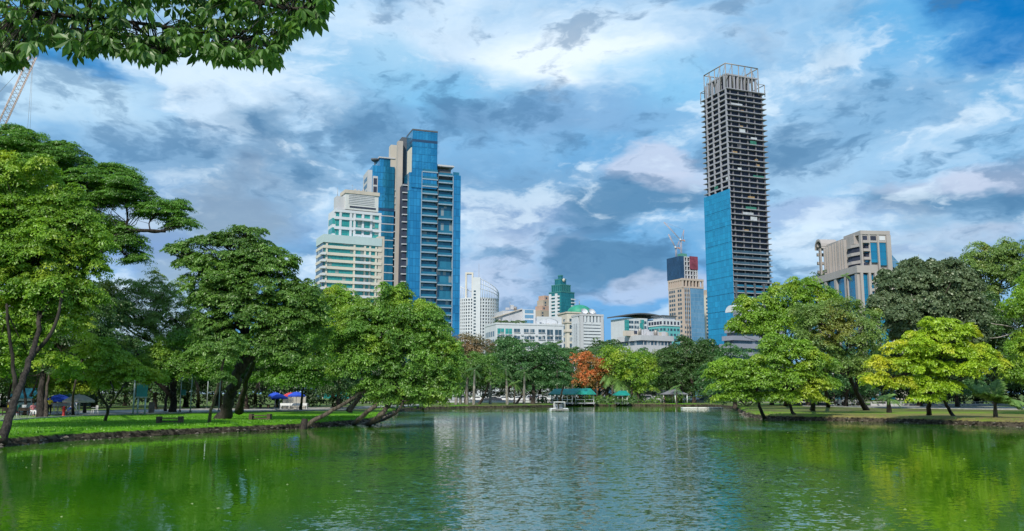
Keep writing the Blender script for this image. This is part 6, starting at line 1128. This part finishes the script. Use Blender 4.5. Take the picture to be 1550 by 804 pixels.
cl = {k: plain(k + ' clothing', c, .85) for k, c in dict(yellow=(.70, .55, .03), red=(.45, .03, .04), pink=(.60, .22, .25), white=(.7, .7, .7), green=(.04, .28, .18), blue=(.05, .12, .40), black=(.02, .02, .025), orange=(.65, .28, .06)).items()}
def person(px, py, sit, shirt, trous, rz, label, g=None):
    b_, s_, t_, h_ = PM[sit]; g = g or ground(px, py); o_ = bpy.data.objects.new('person', b_); COL.objects.link(o_); o_.location = g; o_.rotation_euler = (0, 0, rz); tag(o_, label, 'person')
    for nm, me_, mt in (('shirt', s_, cl[shirt]), ('trousers', t_, cl[trous]), ('hair', h_, HAIR)):
        if not me_.materials: me_.materials.append(mt)
        c_ = bpy.data.objects.new(nm, me_); COL.objects.link(c_); c_.parent = o_; c_.material_slots[0].link = 'OBJECT'; c_.material_slots[0].material = mt
def stool(g, label): r_ = empty('stool', g); tag(r_, label, 'stool', 'stools at the stall'); MB().lathe([(0, .44), (.19, .44), (.19, .40), (0, .40)], 12).build('seat', REDP, r_); [MB().tube([(x * .1, y * .1, .41), (x * .17, y * .17, 0)], .018, 5).build('leg', WPL, r_) for x in (-1, 1) for y in (-1, 1)]
for px, py, sit, a, b_, rz, lb in ((74, 628.5, False, 'yellow', 'black', .3, 'person in a yellow top standing at the left end of white stall table'), (97, 625, False, 'red', 'black', 2.6, 'person in red behind the red hydrant'), (49, 630, True, 'pink', 'white', .9, 'person in pink seated between the two stall tables'), (24, 631.5, True, 'green', 'black', -1.2, 'person in green seated at the dark stall table'),
        (58, 626, False, 'black', 'black', .2, 'person in black standing behind the seated person in pink'), (108, 624.5, True, 'white', 'blue', -.4, 'person in white seated under the pale parasol'), (15, 627, False, 'white', 'blue', .8, 'person in white standing at the kiosk counter'), (432, 618, False, 'white', 'black', 0, 'person in white standing beside the curtained tent')):
    person(px, py, sit, a, b_, rz, lb)
    if sit: stool(ground(px, py), 'red topped stool under the ' + lb.split(' seated')[0].replace('person', 'seated person'))
fs = ['pink', 'white', 'red', 'black', 'white', 'blue', 'orange', 'white', 'pink', 'black']
for i, px in enumerate((803, 809, 815, 821, 842, 853, 877, 889, 939, 1005)):
    g = at(px, 600, 188.5 + (i % 3) * 1.2); g.z = LAND + (.17 if px in (842, 853, 877, 889, 939) else 0); person(px, 0, False, fs[i], 'black', i * .9, 'tiny person in %s %s' % (fs[i], ['at the far bank, left of the pavilions', 'second from the left on the far bank', 'standing third along the far bank', 'nearest the first pavilion', 'at the left of the first pavilion', 'at the right of the first pavilion', 'at the left of the gabled pavilion', 'at the right of the gabled pavilion', 'inside the small pavilion', 'beside the grey gazebo'][i]), g)

# ------------------------------------------------------------------ uncountable small stuff
def scatter_poly(n_, x0, x1, y0, y1, ok):
    out = []
    while len(out) < n_:
        p = (rng.uniform(x0, x1), rng.uniform(y0, y1))
        if ok(p): out.append(p)
    return out
lp = []
for i in range(n):                      # tufts along the bank edge, leaning over the mud
    p, q = pd[i], nor[i]
    if p.y > 150 or p.y < 20: continue
    for _ in range(26 if p.x < 0 else 12): f = rng.uniform(.30, 2.6) ** 1.0; w_ = p + q * (f + wob[i] * .7) + Vector(rng.normal(0, .3, 2)); lp.append((w_.x, w_.y, .42 + .13 * min(1, f)))
for p in scatter_poly(40000, -48, -2, 42, 84, lambda p: not inside(p, pond)): lp.append((p[0], p[1], LAND - .02))
lp = np.array(lp); n_ = len(lp); hgt_ = rng.uniform(.03, .10, n_); a = rng.uniform(0, 6.3, n_); w_ = rng.uniform(.02, .045, n_); dx, dy = np.cos(a) * w_, np.sin(a) * w_; ln = rng.normal(0, .05, (n_, 2))
V = np.stack([np.stack([lp[:, 0] - dx, lp[:, 1] - dy, lp[:, 2] - .03], 1), np.stack([lp[:, 0] + dx, lp[:, 1] + dy, lp[:, 2] - .03], 1), np.stack([lp[:, 0] + ln[:, 0] + dx * .3, lp[:, 1] + ln[:, 1], lp[:, 2] + hgt_], 1), np.stack([lp[:, 0] + ln[:, 0] - dx * .3, lp[:, 1] + ln[:, 1], lp[:, 2] + hgt_ * .9], 1)], 1).reshape(-1, 3)
L['grass'] = leafmat('grass blades', (.075, .220, .006), (.150, .380, .012)); tag(link('grass', fast_mesh('grass', V, np.arange(n_ * 4).reshape(-1, 4), 4, rng.uniform(0, 1, n_)), L['grass']), 'short bright grass along the left lawn and bank edges', 'grass', kind='stuff')
rb = MB()
for i in range(n):
    p, q = pd[i], nor[i]
    if p.y > 120 or p.y < 25: continue
    for _ in range(3):
        f = rng.uniform(-.25, .3); w_ = p + q * (f + wob[i] * .7) + Vector(rng.normal(0, .25, 2)); s_ = rng.uniform(.05, .16); z_ = max(-.02, .05 + f * .8)
        V = [(w_.x + s_ * x * rng.uniform(.7, 1.3), w_.y + s_ * y * rng.uniform(.7, 1.3), z_ + s_ * z * .7) for x, y, z in ((1, 0, 0), (0, 1, 0), (-1, 0, 0), (0, -1, 0), (.2, .1, .9), (0, 0, -.8))]
        rb.add(V, [(0, 1, 4), (1, 2, 4), (2, 3, 4), (3, 0, 4), (1, 0, 5), (2, 1, 5), (3, 2, 5), (0, 3, 5)])
tag(rb.build('bank_stones', plain('bank stones', (.13, .11, .09), .9, 0, .6, 1.5)), 'small broken stones along the muddy waterline', 'stones', kind='stuff')
fl = scatter_poly(170, -30, 34, 17, 66, lambda p: inside(p, pond) and abs(p[0]) < p[1] * .62 and rng.uniform() < .25 + .75 * (math.sin(p[0] * .35 + 1) * math.sin(p[1] * .21) > .2))
V = []; 
for x, y in fl: a = rng.uniform(0, 6.3); s_ = rng.uniform(.02, .05); V += [(x + s_ * math.cos(a + k * 1.57) * (1 if k % 2 else .5), y + s_ * math.sin(a + k * 1.57) * (1 if k % 2 else .5), .006 + .012 * (k == 0)) for k in range(4)]
tag(link('floating_petals', fast_mesh('floating_petals', np.array(V), np.arange(len(V)).reshape(-1, 4)), plain('fallen petals', (.28, .34, .14), .7)), 'pale fallen petals and leaves drifting on the green water', 'petals', kind='stuff')
